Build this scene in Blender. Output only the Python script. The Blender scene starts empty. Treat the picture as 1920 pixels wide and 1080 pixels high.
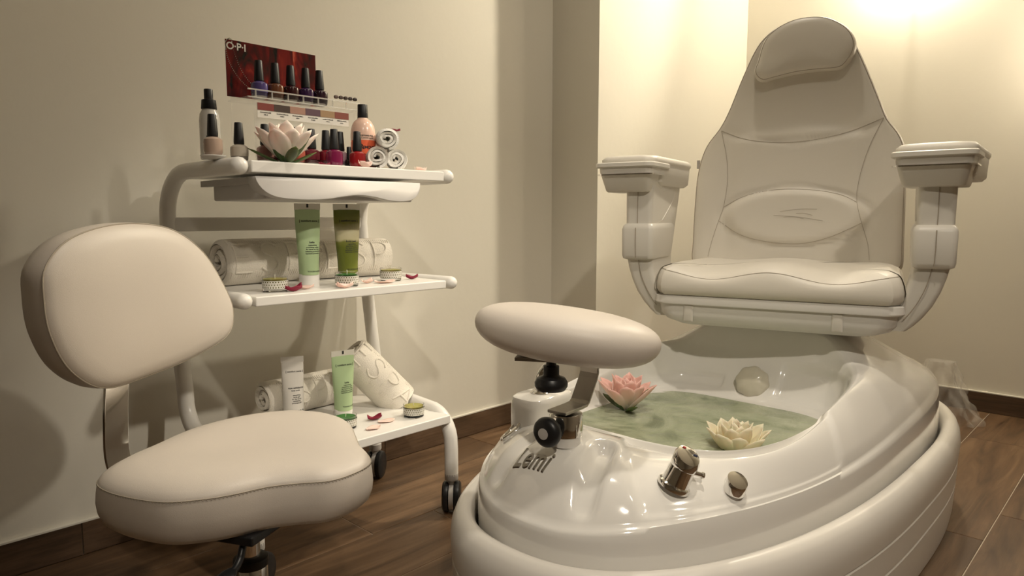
import bpy, bmesh, math, random
from mathutils import Vector, Matrix
from mathutils.bvhtree import BVHTree
random.seed(7)
PI = math.pi
R = math.radians
SC = bpy.context.scene
COL = SC.collection

# ------------------------------------------------------------------ camera
cam_d = bpy.data.cameras.new('camera')
cam_d.lens = 36 * 1300 / 1920
cam_d.sensor_width = 36
cam_d.clip_start = 0.02
cam = bpy.data.objects.new('camera', cam_d)
COL.objects.link(cam)
PITCH, YAW = 5.929, 43.723            # degrees below the horizon, from the room's x axis
cam.location = (0, 0, 0.74)
cam.rotation_euler = (R(90 - PITCH), 0, R(YAW - 90))
SC.camera = cam

# ------------------------------------------------------------------ world, lights, exposure
w = bpy.data.worlds.new('world')
SC.world = w
w.use_nodes = True
w.node_tree.nodes['Background'].inputs[0].default_value = (1.0, 0.86, 0.68, 1)
w.node_tree.nodes['Background'].inputs[1].default_value = 0.05
SC.view_settings.view_transform = 'Standard'
SC.view_settings.look = 'None'
SC.view_settings.gamma = 1
SC.view_settings.exposure = 0.33
SC.view_settings.use_curve_mapping = False
CEIL = 2.42


def spot(name, loc, energy, angle, blend, radius, color, target=None):
    d = bpy.data.lights.new(name, 'SPOT')
    d.energy = energy
    d.spot_size = R(angle)
    d.spot_blend = blend
    d.shadow_soft_size = radius
    d.color = color
    o = bpy.data.objects.new(name, d)
    COL.objects.link(o)
    o.location = loc
    if target:
        o.rotation_euler = (Vector(target) - Vector(loc)).to_track_quat('-Z', 'Y').to_euler()
    return o


NEUT = (1.0, 0.90, 0.75)
GOLD = (1.0, 0.89, 0.70)
spot('downlight_front', (0.80, 0.30, CEIL - 0.03), 44, 96, 0.9, 0.05, NEUT)
spot('added_fill_middle', (1.75, 0.85, CEIL - 0.03), 20, 130, 0.9, 0.05, NEUT)  # added lamp over the tub, lifts the left wall near the step
spot('added_fill_rear', (-0.4, -0.9, CEIL - 0.06), 95, 42, 1.0, 0.05, NEUT, (1.15, 0.85, 0.30))  # added fill behind the camera, cone shaped to spare the far-left wall
spot('added_fill_trolley', (1.50, -1.20, CEIL - 0.06), 115, 21, 1.0, 0.05, NEUT, (0.90, 1.40, 0.55))  # added narrow spot, only there to brighten the trolley front
spot('added_fill_side', (1.25, -0.80, CEIL - 0.03), 16, 140, 0.9, 0.06, NEUT)  # added fill light from the near right side
spot('downlight_back', (2.94, 0.80, CEIL - 0.03), 44, 168, 0.5, 0.045, GOLD)
spot('added_wall_wash', (2.93, 0.79, CEIL - 0.06), 78, 56, 0.7, 0.04, GOLD, (1.22, 1.69, 0.95))  # invented fixture, added to wash the left wall with light


# ------------------------------------------------------------------ materials
M = {}


def mat(name, col, rough=0.5, metal=0.0, trans=0.0, ior=1.45, coat=0.0, bump=0.0, bscale=200.0,
        spec=0.5, vary=0.0, vscale=3.0, alpha=1.0, sheen=0.0, sub=0.0):
    m = bpy.data.materials.new(name)
    m.use_nodes = True
    nt = m.node_tree
    b = nt.nodes['Principled BSDF']
    b.inputs['Base Color'].default_value = (*col, 1)
    b.inputs['Roughness'].default_value = rough
    b.inputs['Metallic'].default_value = metal
    b.inputs['Transmission Weight'].default_value = trans
    b.inputs['IOR'].default_value = ior
    b.inputs['Coat Weight'].default_value = coat
    b.inputs['Specular IOR Level'].default_value = spec
    b.inputs['Alpha'].default_value = alpha
    b.inputs['Sheen Weight'].default_value = sheen
    if sub:
        b.inputs['Subsurface Weight'].default_value = sub
        b.inputs['Subsurface Scale'].default_value = 0.01
    if bump or vary:
        tc = nt.nodes.new('ShaderNodeTexCoord')
    if bump:
        n = nt.nodes.new('ShaderNodeTexNoise')
        n.inputs['Scale'].default_value = bscale
        n.inputs['Detail'].default_value = 3
        nt.links.new(tc.outputs['Object'], n.inputs['Vector'])
        bp = nt.nodes.new('ShaderNodeBump')
        bp.inputs['Strength'].default_value = bump
        bp.inputs['Distance'].default_value = 0.002
        nt.links.new(n.outputs['Fac'], bp.inputs['Height'])
        nt.links.new(bp.outputs['Normal'], b.inputs['Normal'])
    if vary:
        n2 = nt.nodes.new('ShaderNodeTexNoise')
        n2.inputs['Scale'].default_value = vscale
        n2.inputs['Detail'].default_value = 4
        nt.links.new(tc.outputs['Object'], n2.inputs['Vector'])
        mx = nt.nodes.new('ShaderNodeMix')
        mx.data_type = 'RGBA'
        mx.inputs[6].default_value = (*[c * (1 - vary) for c in col], 1)
        mx.inputs[7].default_value = (*[min(1, c * (1 + vary)) for c in col], 1)
        nt.links.new(n2.outputs['Fac'], mx.inputs[0])
        nt.links.new(mx.outputs[2], b.inputs['Base Color'])
    M[name] = m
    return m


mat('plaster', (0.74, 0.71, 0.63), 0.85, bump=0.22, bscale=38, vary=0.025, vscale=2.2, spec=0.2)
mat('ceiling_paint', (0.70, 0.67, 0.60), 0.9)
mat('low_bounce_taupe', (0.30, 0.26, 0.21), 0.85, bump=0.2, bscale=38)  # made-up dark tone so the unseen walls bounce less light
mat('grout', (0.50, 0.42, 0.33), 0.9, bump=0.3, bscale=300)
mat('leather', (0.66, 0.60, 0.535), 0.42, bump=0.10, bscale=900, vary=0.02, vscale=6)
mat('leather_chair', (0.70, 0.66, 0.585), 0.40, bump=0.10, bscale=900, vary=0.02, vscale=6)
mat('seam', (0.36, 0.31, 0.25), 0.7)
mat('stitch', (0.42, 0.37, 0.30), 0.7)
mat('scuff', (0.52, 0.48, 0.42), 0.6)
mat('shell', (0.82, 0.80, 0.76), 0.10, coat=0.6)
mat('skirt', (0.74, 0.71, 0.66), 0.32)
mat('chair_plastic', (0.66, 0.63, 0.57), 0.38)
mat('seat_plastic', (0.72, 0.70, 0.66), 0.33)
mat('white_metal', (0.80, 0.78, 0.74), 0.28)
mat('shelf_board', (0.80, 0.78, 0.74), 0.32)
mat('drawer_grey', (0.56, 0.54, 0.52), 0.35)
mat('chrome', (0.78, 0.77, 0.75), 0.07, metal=1.0)
mat('steel', (0.42, 0.40, 0.37), 0.30, metal=1.0, bump=0.15, bscale=120)
mat('black', (0.012, 0.012, 0.013), 0.38)
mat('black_cap', (0.008, 0.008, 0.009), 0.42)
mat('grey_plastic', (0.50, 0.48, 0.46), 0.4)
mat('towel', (0.84, 0.82, 0.77), 0.95, bump=0.8, bscale=420, spec=0.1, sheen=0.3)
mat('towel_bath', (0.82, 0.77, 0.68), 0.95, bump=0.8, bscale=420, spec=0.1, sheen=0.3)
mat('glass', (1, 1, 1), 0.02, trans=1.0, ior=1.45)
mat('acrylic', (0.90, 0.88, 0.82), 0.04, alpha=0.10)
mat('acrylic_edge', (0.90, 0.88, 0.82), 0.06, alpha=0.40)
mat('plastic_film', (0.90, 0.88, 0.83), 0.15, alpha=0.17)
mat('label_white', (0.80, 0.77, 0.70), 0.5)
mat('ink', (0.02, 0.02, 0.02), 0.6)
mat('wick', (0.75, 0.72, 0.62), 0.8)
mat('petal_pink', (0.86, 0.62, 0.55), 0.55, sub=0.15)
mat('petal_red', (0.22, 0.005, 0.03), 0.55)
mat('leaf', (0.06, 0.12, 0.025), 0.40, vary=0.3, vscale=40)
mat('jet', (0.62, 0.58, 0.48), 0.22, coat=0.3)
mat('red_mark', (0.30, 0.01, 0.01), 0.4)
mat('blue_mark', (0.01, 0.015, 0.05), 0.4)
mat('tube_mint', (0.44, 0.58, 0.33), 0.30, vary=0.06, vscale=20)
mat('tube_clear', (0.70, 0.68, 0.60), 0.22)
mat('tube_white', (0.76, 0.73, 0.68), 0.35)
mat('cap_white', (0.80, 0.78, 0.74), 0.35)
mat('wax_olive', (0.36, 0.33, 0.08), 0.45, sub=0.1)
mat('wax_green', (0.03, 0.15, 0.025), 0.40, sub=0.1)
mat('remover_liquid', (0.86, 0.17, 0.08), 0.20)
mat('remover_clear', (0.80, 0.55, 0.44), 0.22)
mat('spray_clear', (0.70, 0.68, 0.63), 0.15, alpha=0.75)


def node_mat(name):
    m = bpy.data.materials.new(name)
    m.use_nodes = True
    M[name] = m
    nt = m.node_tree
    return m, nt, nt.nodes['Principled BSDF']


def ramp(nt, stops):
    r = nt.nodes.new('ShaderNodeValToRGB')
    e = r.color_ramp.elements
    while len(e) < len(stops):
        e.new(0.5)
    for i, (p, c) in enumerate(stops):
        e[i].position = p
        e[i].color = (*c, 1)
    return r


# wood-look porcelain plank: stretched noise, a different stretch of grain on each plank
def wood_material(name, dark, mid, light, rough):
    m, nt, b = node_mat(name)
    tc = nt.nodes.new('ShaderNodeTexCoord')
    oi = nt.nodes.new('ShaderNodeObjectInfo')
    mp = nt.nodes.new('ShaderNodeMapping')
    mp.inputs['Scale'].default_value = (1.6, 15, 6)
    sc = nt.nodes.new('ShaderNodeVectorMath')
    sc.operation = 'SCALE'
    sc.inputs[0].default_value = (37, 91, 13)
    nt.links.new(oi.outputs['Random'], sc.inputs['Scale'])
    ad = nt.nodes.new('ShaderNodeVectorMath')
    nt.links.new(tc.outputs['Object'], mp.inputs['Vector'])
    nt.links.new(mp.outputs[0], ad.inputs[0])
    nt.links.new(sc.outputs[0], ad.inputs[1])
    n = nt.nodes.new('ShaderNodeTexNoise')
    n.inputs['Scale'].default_value = 1.3
    n.inputs['Detail'].default_value = 7
    n.inputs['Roughness'].default_value = 0.62
    n.inputs['Distortion'].default_value = 1.1
    nt.links.new(ad.outputs[0], n.inputs['Vector'])
    r = ramp(nt, [(0.28, dark), (0.50, mid), (0.74, light)])
    nt.links.new(n.outputs['Fac'], r.inputs[0])
    n2 = nt.nodes.new('ShaderNodeTexNoise')
    n2.inputs['Scale'].default_value = 6
    n2.inputs['Detail'].default_value = 6
    mp2 = nt.nodes.new('ShaderNodeMapping')
    mp2.inputs['Scale'].default_value = (1.0, 26, 5)
    nt.links.new(ad.outputs[0], mp2.inputs['Vector'])
    nt.links.new(mp2.outputs[0], n2.inputs['Vector'])
    mx = nt.nodes.new('ShaderNodeMix')
    mx.data_type = 'RGBA'
    mx.blend_type = 'OVERLAY'
    mx.inputs[0].default_value = 0.45
    nt.links.new(r.outputs[0], mx.inputs[6])
    nt.links.new(n2.outputs['Fac'], mx.inputs[7])
    hs = nt.nodes.new('ShaderNodeHueSaturation')
    mr = nt.nodes.new('ShaderNodeMapRange')
    mr.inputs[3].default_value = 0.80
    mr.inputs[4].default_value = 1.18
    nt.links.new(oi.outputs['Random'], mr.inputs[0])
    nt.links.new(mr.outputs[0], hs.inputs['Value'])
    nt.links.new(mx.outputs[2], hs.inputs['Color'])
    nt.links.new(hs.outputs[0], b.inputs['Base Color'])
    b.inputs['Roughness'].default_value = rough
    bp = nt.nodes.new('ShaderNodeBump')
    bp.inputs['Strength'].default_value = 0.25
    bp.inputs['Distance'].default_value = 0.002
    nt.links.new(n2.outputs['Fac'], bp.inputs['Height'])
    nt.links.new(bp.outputs['Normal'], b.inputs['Normal'])


wood_material('plank', (0.050, 0.026, 0.012), (0.125, 0.070, 0.034), (0.205, 0.125, 0.068), 0.42)
wood_material('skirting', (0.030, 0.018, 0.010), (0.085, 0.050, 0.028), (0.150, 0.095, 0.058), 0.40)

# cloudy green bath water
m, nt, b = node_mat('water')
tc = nt.nodes.new('ShaderNodeTexCoord')
n = nt.nodes.new('ShaderNodeTexNoise')
n.inputs['Scale'].default_value = 7
n.inputs['Detail'].default_value = 6
n.inputs['Distortion'].default_value = 1.5
nt.links.new(tc.outputs['Object'], n.inputs['Vector'])
r = ramp(nt, [(0.28, (0.17, 0.20, 0.12)), (0.42, (0.33, 0.37, 0.25)), (0.60, (0.42, 0.45, 0.32)), (0.80, (0.58, 0.60, 0.46))])
nt.links.new(n.outputs['Fac'], r.inputs[0])
nt.links.new(r.outputs[0], b.inputs['Base Color'])
b.inputs['Roughness'].default_value = 0.16
b.inputs['IOR'].default_value = 1.33
bp = nt.nodes.new('ShaderNodeBump')
bp.inputs['Strength'].default_value = 0.5
bp.inputs['Distance'].default_value = 0.012
n3 = nt.nodes.new('ShaderNodeTexNoise')
n3.inputs['Scale'].default_value = 16
n3.inputs['Detail'].default_value = 5
n3.inputs['Distortion'].default_value = 1.0
nt.links.new(tc.outputs['Object'], n3.inputs['Vector'])
nt.links.new(n3.outputs['Fac'], bp.inputs['Height'])
nt.links.new(bp.outputs['Normal'], b.inputs['Normal'])

# candle band: small white outlined squares printed on the glass
m, nt, b = node_mat('candle_band')
uvn = nt.nodes.new('ShaderNodeUVMap')
sp = nt.nodes.new('ShaderNodeSeparateXYZ')
nt.links.new(uvn.outputs[0], sp.inputs[0])


def mth(op, a, bb=None):
    k = nt.nodes.new('ShaderNodeMath')
    k.operation = op
    if isinstance(a, (int, float)):
        k.inputs[0].default_value = a
    else:
        nt.links.new(a, k.inputs[0])
    if bb is not None:
        if isinstance(bb, (int, float)):
            k.inputs[1].default_value = bb
        else:
            nt.links.new(bb, k.inputs[1])
    return k.outputs[0]


vv = mth('MULTIPLY', sp.outputs[1], 3.0)
row = mth('FLOOR', vv)
fu = mth('FRACT', mth('ADD', mth('MULTIPLY', sp.outputs[0], 30), mth('MULTIPLY', row, 0.5)))
fv = mth('FRACT', vv)
d = mth('MAXIMUM', mth('ABSOLUTE', mth('SUBTRACT', fu, 0.5)), mth('ABSOLUTE', mth('SUBTRACT', fv, 0.5)))
ring = mth('MULTIPLY', mth('GREATER_THAN', d, 0.24), mth('LESS_THAN', d, 0.46))
mx = nt.nodes.new('ShaderNodeMix')
mx.data_type = 'RGBA'
mx.inputs[6].default_value = (0.10, 0.09, 0.03, 1)
mx.inputs[7].default_value = (0.80, 0.78, 0.72, 1)
nt.links.new(ring, mx.inputs[0])
nt.links.new(mx.outputs[2], b.inputs['Base Color'])
b.inputs['Roughness'].default_value = 0.25

# glossy printed backdrop card: folds of red satin
m, nt, b = node_mat('red_satin_print')
tc = nt.nodes.new('ShaderNodeTexCoord')
mp = nt.nodes.new('ShaderNodeMapping')
mp.inputs['Rotation'].default_value = (0, R(28), 0)
mp.inputs['Scale'].default_value = (13, 1, 4.5)
nt.links.new(tc.outputs['Object'], mp.inputs[0])
n = nt.nodes.new('ShaderNodeTexNoise')
n.inputs['Scale'].default_value = 1.5
n.inputs['Detail'].default_value = 2.5
n.inputs['Distortion'].default_value = 2.2
nt.links.new(mp.outputs[0], n.inputs['Vector'])
r = ramp(nt, [(0.30, (0.012, 0.010, 0.008)), (0.44, (0.09, 0.006, 0.006)), (0.58, (0.20, 0.012, 0.010)),
              (0.70, (0.45, 0.05, 0.025)), (0.82, (0.75, 0.32, 0.20))])
nt.links.new(n.outputs['Fac'], r.inputs[0])
nt.links.new(r.outputs[0], b.inputs['Base Color'])
b.inputs['Roughness'].default_value = 0.25

# olive scrub seen through a clear tube, with a pale gap in the middle
m, nt, b = node_mat('tube_olive')
tc = nt.nodes.new('ShaderNodeTexCoord')
sp = nt.nodes.new('ShaderNodeSeparateXYZ')
nt.links.new(tc.outputs['Object'], sp.inputs[0])
n = nt.nodes.new('ShaderNodeTexNoise')
n.inputs['Scale'].default_value = 30
n.inputs['Detail'].default_value = 3
nt.links.new(tc.outputs['Object'], n.inputs['Vector'])
zz = mth('ADD', mth('MULTIPLY', sp.outputs[2], 5.4), mth('MULTIPLY', n.outputs['Fac'], 0.10))
r = ramp(nt, [(0.20, (0.17, 0.20, 0.035)), (0.50, (0.14, 0.165, 0.028)), (0.565, (0.19, 0.20, 0.045)), (0.60, (0.52, 0.48, 0.30)),
              (0.70, (0.54, 0.50, 0.33)), (0.80, (0.20, 0.20, 0.05)), (0.92, (0.12, 0.14, 0.02))])
nt.links.new(zz, r.inputs[0])
nt.links.new(r.outputs[0], b.inputs['Base Color'])
b.inputs['Roughness'].default_value = 0.22

# lotus petals: white to blush towards the base
def petal_material(name, base, tip):
    m, nt, b = node_mat(name)
    tc = nt.nodes.new('ShaderNodeTexCoord')
    uv = nt.nodes.new('ShaderNodeUVMap')
    sp = nt.nodes.new('ShaderNodeSeparateXYZ')
    nt.links.new(uv.outputs[0], sp.inputs[0])
    r = ramp(nt, [(0.0, base), (0.55, tuple((a + c) / 2 for a, c in zip(base, tip))), (1.0, tip)])
    nt.links.new(sp.outputs[1], r.inputs[0])
    nt.links.new(r.outputs[0], b.inputs['Base Color'])
    b.inputs['Roughness'].default_value = 0.5
    b.inputs['Subsurface Weight'].default_value = 0.15
    b.inputs['Subsurface Scale'].default_value = 0.005


petal_material('lotus_blush', (0.84, 0.66, 0.58), (0.86, 0.74, 0.66))
petal_material('lotus_pink', (0.84, 0.72, 0.62), (0.86, 0.50, 0.44))
petal_material('lotus_cream', (0.72, 0.62, 0.34), (0.84, 0.77, 0.60))
petal_material('lotus_leaf', (0.030, 0.075, 0.015), (0.085, 0.125, 0.025))


def varnish(name, col, metal=0.0):
    return mat('varnish_' + name, col, 0.16, coat=0.5, metal=metal)


def glow(name, col, strength):
    m = bpy.data.materials.new(name)
    m.use_nodes = True
    b_ = m.node_tree.nodes['Principled BSDF']
    b_.inputs['Base Color'].default_value = (0.9, 0.88, 0.82, 1)
    b_.inputs['Emission Color'].default_value = (*col, 1)
    b_.inputs['Emission Strength'].default_value = strength
    M[name] = m


# ------------------------------------------------------------------ mesh helpers
class B:
    def __init__(s):
        s.v, s.f, s.uv = [], [], {}

    def add(s, verts, faces):
        k = len(s.v)
        s.v += [tuple(p) for p in verts]
        s.f += [tuple(i + k for i in f) for f in faces]
        return k

    def box(s, x0, x1, y0, y1, z0, z1):
        s.add([(x0, y0, z0), (x1, y0, z0), (x1, y1, z0), (x0, y1, z0), (x0, y0, z1), (x1, y0, z1), (x1, y1, z1), (x0, y1, z1)],
              [(0, 3, 2, 1), (4, 5, 6, 7), (0, 1, 5, 4), (1, 2, 6, 5), (2, 3, 7, 6), (3, 0, 4, 7)])
        return s

    def loft(s, rings, cap0=True, cap1=True, closed=True):
        n = len(rings[0])
        k = len(s.v)
        for r_ in rings:
            s.v += [tuple(p) for p in r_]
        for i in range(len(rings) - 1):
            for j in range(n if closed else n - 1):
                a = k + i * n + j
                b_ = k + i * n + (j + 1) % n
                s.f.append((a, b_, b_ + n, a + n))
        if cap0:
            s.f.append(tuple(k + j for j in reversed(range(n))))
        if cap1:
            s.f.append(tuple(k + (len(rings) - 1) * n + j for j in range(n)))
        return s

    def lathe(s, prof, seg=28, mat4=None, cap0=True, cap1=True, slant=None, squar=0.0):
        rings = []
        for (r_, z) in prof:
            ring_ = []
            for j in range(seg):
                t = 2 * PI * j / seg
                rr = r_ * (1 + squar * (1 - math.cos(4 * t)) * 0.5)
                p = Vector((rr * math.cos(t), rr * math.sin(t), z))
                if slant:
                    p = slant(p)
                ring_.append(mat4 @ p if mat4 else p)
            rings.append(ring_)
        return s.loft(rings, cap0, cap1)

    def tube(s, path, r_, seg=14, round_ends=(False, False), closed=False, flat=None):
        P = [Vector(p) for p in path]
        rad = [r_] * len(P) if not hasattr(r_, '__len__') else list(r_)
        n = len(P)
        T = []
        for i in range(n):
            if closed:
                t = P[(i + 1) % n] - P[i - 1]
            else:
                t = P[min(i + 1, n - 1)] - P[max(i - 1, 0)]
            T.append(t.normalized())
        up = Vector((0, 0, 1)) if abs(T[0].z) < 0.9 else Vector((1, 0, 0))
        N = (up - T[0] * up.dot(T[0])).normalized()
        rings = []
        for i in range(n):
            N = (N - T[i] * N.dot(T[i])).normalized()
            Bn = T[i].cross(N)
            rings.append((P[i], N.copy(), Bn, T[i], rad[i]))
        out = []

        def circ(c, N_, B_, rr):
            return [c + N_ * (rr * math.cos(2 * PI * j / seg)) + B_ * (rr * math.sin(2 * PI * j / seg)) for j in range(seg)]
        if round_ends[0]:
            c, N_, B_, t, rr = rings[0]
            for q in (80, 60, 40, 20):
                out.append(circ(c - t * rr * math.sin(R(q)), N_, B_, rr * math.cos(R(q))))
        for c, N_, B_, t, rr in rings:
            out.append(circ(c, N_, B_, rr))
        if round_ends[1]:
            c, N_, B_, t, rr = rings[-1]
            for q in (20, 40, 60, 80):
                out.append(circ(c + t * rr * math.sin(R(q)), N_, B_, rr * math.cos(R(q))))
        if closed:
            out.append(out[0])
        return s.loft(out, not closed, not closed)

    def grid(s, fn, nu, nv, close_u=False):
        k = len(s.v)
        for i in range(nu + (0 if close_u else 1)):
            for j in range(nv + 1):
                s.v.append(tuple(fn(i / nu, j / nv)))
                s.uv[len(s.v) - 1] = (i / nu, j / nv)
        m_ = nv + 1
        cnt = nu if close_u else nu + 1
        for i in range(nu):
            for j in range(nv):
                a = k + i * m_ + j
                b_ = k + ((i + 1) % cnt) * m_ + j
                s.f.append((a, b_, b_ + 1, a + 1))
        return s

    def xf(s, M4):
        s.v = [tuple(M4 @ Vector(p)) for p in s.v]
        return s

    def bvh(s):
        return BVHTree.FromPolygons([Vector(p) for p in s.v], s.f)

    def mesh(s, name, smooth=True):
        me = bpy.data.meshes.new(name)
        me.from_pydata(s.v, [], s.f)
        if s.uv:
            uvl = me.uv_layers.new(name='UVMap')
            for l in me.loops:
                uvl.data[l.index].uv = s.uv.get(l.vertex_index, (0, 0))
        bm = bmesh.new()
        bm.from_mesh(me)
        bmesh.ops.remove_doubles(bm, verts=bm.verts, dist=1e-6)
        bmesh.ops.recalc_face_normals(bm, faces=bm.faces)
        bm.to_mesh(me)
        bm.free()
        if smooth:
            for p in me.polygons:
                p.use_smooth = True
        me.update()
        return me

    def obj(s, name, material, parent=None, smooth=True, bevel=0.0, sharp=None, solid=0.0, sub=0, label=None):
        me = s.mesh(name, smooth)
        me.materials.append(M[material] if isinstance(material, str) else material)
        o = bpy.data.objects.new(name, me)
        COL.objects.link(o)
        if parent:
            o.parent = parent
        if label:
            o['label'] = label
        if solid:
            md = o.modifiers.new('solidify', 'SOLIDIFY')
            md.thickness = solid
            md.offset = 0
        if bevel:
            md = o.modifiers.new('bevel', 'BEVEL')
            md.width = bevel
            md.segments = 3
            md.limit_method = 'ANGLE'
            md.angle_limit = R(38)
            md.harden_normals = False
        if sub:
            md = o.modifiers.new('subd', 'SUBSURF')
            md.levels = sub
            md.render_levels = sub
        if smooth:
            try:
                me.set_sharp_from_angle(angle=R(sharp or 38))
            except Exception:
                pass
        return o


def thing(name, label, cat, loc=(0, 0, 0), rotz=0.0, group=None):
    o = bpy.data.objects.new(name, None)
    COL.objects.link(o)
    o.location = loc
    o.rotation_euler = (0, 0, rotz)
    o.empty_display_size = 0.05
    return tag(o, label, cat, group)


def tag(o, label, cat, group=None):
    o['label'] = label
    o['category'] = cat
    if group:
        o['group'] = group
    return o


def struct(o):
    o['kind'] = 'structure'
    return o


def copy_tree(o, parent=None):
    c = o.copy()
    COL.objects.link(c)
    c.parent = parent
    for ch in o.children:
        copy_tree(ch, c)
    return c


def spline(pts, n, closed=True):
    """Catmull-Rom through pts, n samples, evenly spaced along the arc."""
    P = [Vector(p) for p in pts]
    m_ = len(P)
    S = []
    segs = m_ if closed else m_ - 1
    for i in range(segs):
        if closed:
            a, b_, c, d_ = P[i - 1], P[i], P[(i + 1) % m_], P[(i + 2) % m_]
        else:
            a, b_, c, d_ = P[max(i - 1, 0)], P[i], P[i + 1], P[min(i + 2, m_ - 1)]
        for q in range(12):
            t = q / 12
            S.append(0.5 * ((2 * b_) + (c - a) * t + (2 * a - 5 * b_ + 4 * c - d_) * t * t + (3 * b_ - a - 3 * c + d_) * t ** 3))
    S.append(P[0] if closed else P[-1])
    L = [0]
    for i in range(1, len(S)):
        L.append(L[-1] + (S[i] - S[i - 1]).length)
    out = []
    k = 0
    for i in range(n):
        d_ = L[-1] * i / (n if closed else n - 1)
        while k < len(L) - 2 and L[k + 1] < d_:
            k += 1
        f = (d_ - L[k]) / max(L[k + 1] - L[k], 1e-9)
        out.append(S[k].lerp(S[k + 1], f))
    return out


def pad(outline, prof, place, n=72, bulge=None):
    """cushion: closed 2-D outline scaled about its centre through (scale, height) rings; place(a, b, h) -> 3-D"""
    O = spline([(p[0], p[1], 0) for p in outline], n)
    c = sum(O, Vector((0, 0, 0))) / n
    bb = B()
    rings = []
    for (s_, h_) in prof:
        rings.append([Vector(place(*(c + (p - c) * max(s_, 0.004)).xy, h_ + (bulge(c + (p - c) * s_, s_, h_) if bulge else 0))) for p in O])
    bb.loft(rings)
    return bb, O, c


def text(body, size, extrude=0.0, shear=0.0, spacing=1.0, align='CENTER', bold=None):
    cu = bpy.data.curves.new('tmp_text', 'FONT')
    cu.body = body
    cu.size = size
    cu.extrude = extrude
    cu.offset = size * 0.022 if bold is None else bold
    cu.shear = shear
    cu.space_character = spacing
    cu.align_x = align
    cu.align_y = 'CENTER'
    cu.resolution_u = 2 if size < 0.008 else 5
    o = bpy.data.objects.new('tmp_text', cu)
    COL.objects.link(o)
    dg = bpy.context.evaluated_depsgraph_get()
    dg.update()
    me = bpy.data.meshes.new_from_object(o.evaluated_get(dg))
    bb = B()
    bb.add([v.co[:] for v in me.vertices], [tuple(p.vertices) for p in me.polygons])
    bpy.data.objects.remove(o)
    bpy.data.curves.remove(cu)
    bpy.data.meshes.remove(me)
    return bb


def smooth01(x):
    x = max(0.0, min(1.0, x))
    return x * x * (3 - 2 * x)


def frame(loc, xdir, zdir):
    z = Vector(zdir).normalized()
    x = Vector(xdir)
    x = (x - z * x.dot(z)).normalized()
    y = z.cross(x)
    m4 = Matrix((x, y, z)).transposed().to_4x4()
    m4.translation = Vector(loc)
    return m4


# ------------------------------------------------------------------ the room
V0, V1, U1, U2 = 1.69, 1.48, 1.981, 3.10       # left wall, stepped wall, the step, back wall
UB, VB = -1.55, -1.5                            # walls behind the camera
ROWS = [VB, -1.273, -1.08, -0.887, -0.694, -0.501, -0.308, -0.116, 0.077, 0.27, 0.463, 0.679, 0.895, 1.11, 1.31, 1.505, 1.69]
SEAM = {15: 1.539, 14: 0.898, 13: 1.08, 9: 1.846, 8: 2.04, 12: 0.5, 11: 1.3, 10: 2.3}
fl = struct(B().box(UB, U2, VB, V0, -0.06, -0.0018).obj('floor', 'grout', smooth=False))
PL = 0.86
pc = 0
for i in range(len(ROWS) - 1):
    a, b_ = ROWS[i], ROWS[i + 1]
    s0 = SEAM.get(i + 0 if i in SEAM else -1, (i * 0.37) % PL)
    e0 = s0
    while e0 > UB:
        e0 -= PL
    while e0 < U2:
        x0, x1 = max(e0, UB), min(e0 + PL, U2)
        e0 += PL
        if x1 - x0 < 0.02:
            continue
        bb = B()
        lx, ly, g = (x1 - x0) / 2, (b_ - a) / 2, 0.0013
        bb.box(-lx + g, lx - g, -ly + g, ly - g, -0.0085, 0.0)
        o = bb.obj('plank', 'plank', fl, smooth=False, bevel=0.0006)
        o.location = ((x0 + x1) / 2, (a + b_) / 2, 0)
        pc += 1
H = CEIL
struct(B().box(UB, U1, V0, V0 + 0.1, -0.05, H).obj('wall_left', 'plaster', smooth=False))
struct(B().box(U1, U2, V1, V0 + 0.1, -0.05, H).obj('wall_alcove', 'plaster', smooth=False))
struct(B().box(U2, U2 + 0.1, VB, V0 + 0.1, -0.05, H).obj('wall_back', 'plaster', smooth=False))
struct(B().box(UB - 0.1, UB, VB, V0 + 0.1, -0.05, H).obj('wall_front', 'low_bounce_taupe', smooth=False))
struct(B().box(UB - 0.1, U2 + 0.1, VB - 0.1, VB, -0.05, H).obj('wall_right', 'low_bounce_taupe', smooth=False))
struct(B().box(UB - 0.1, U2 + 0.1, VB - 0.1, V0 + 0.1, H, H + 0.1).obj('ceiling', 'ceiling_paint', smooth=False))


def baseboard(name, p0, p1, inward, joints):
    """tile skirting from p0 to p1, with tiles split at the joints, and a pale line of filler on top"""
    p0, p1 = Vector((*p0, 0)), Vector((*p1, 0))
    d_ = (p1 - p0)
    L = d_.length
    d_.normalize()
    n_ = Vector((*inward, 0))
    ang = math.atan2(d_.y, d_.x)
    side = 1 if Vector((-d_.y, d_.x, 0)).dot(n_) > 0 else -1
    bb = B()
    y = sorted((0.0, side * 0.004))
    bb.box(0, L, y[0], y[1], 0.0, 0.0755)
    root = struct(bb.obj(name, 'grout', smooth=False))
    root.location = p0
    root.rotation_euler = (0, 0, ang)
    js = [0] + list(joints) + [L]
    for i in range(len(js) - 1):
        lx = (js[i + 1] - js[i]) / 2 - 0.0009
        y = sorted((0.0, side * 0.0085))
        o = B().box(-lx, lx, y[0], y[1], 0.002, 0.0735).obj('tile', 'skirting', root, smooth=False, bevel=0.0008)
        o.location = ((js[i] + js[i + 1]) / 2, 0, 0)
    y = sorted((0.0, side * 0.0095))
    B().box(0, L, y[0], y[1], 0.0735, 0.0785).obj('filler_strip', 'plaster', root, smooth=False, bevel=0.001)
    return root


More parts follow.
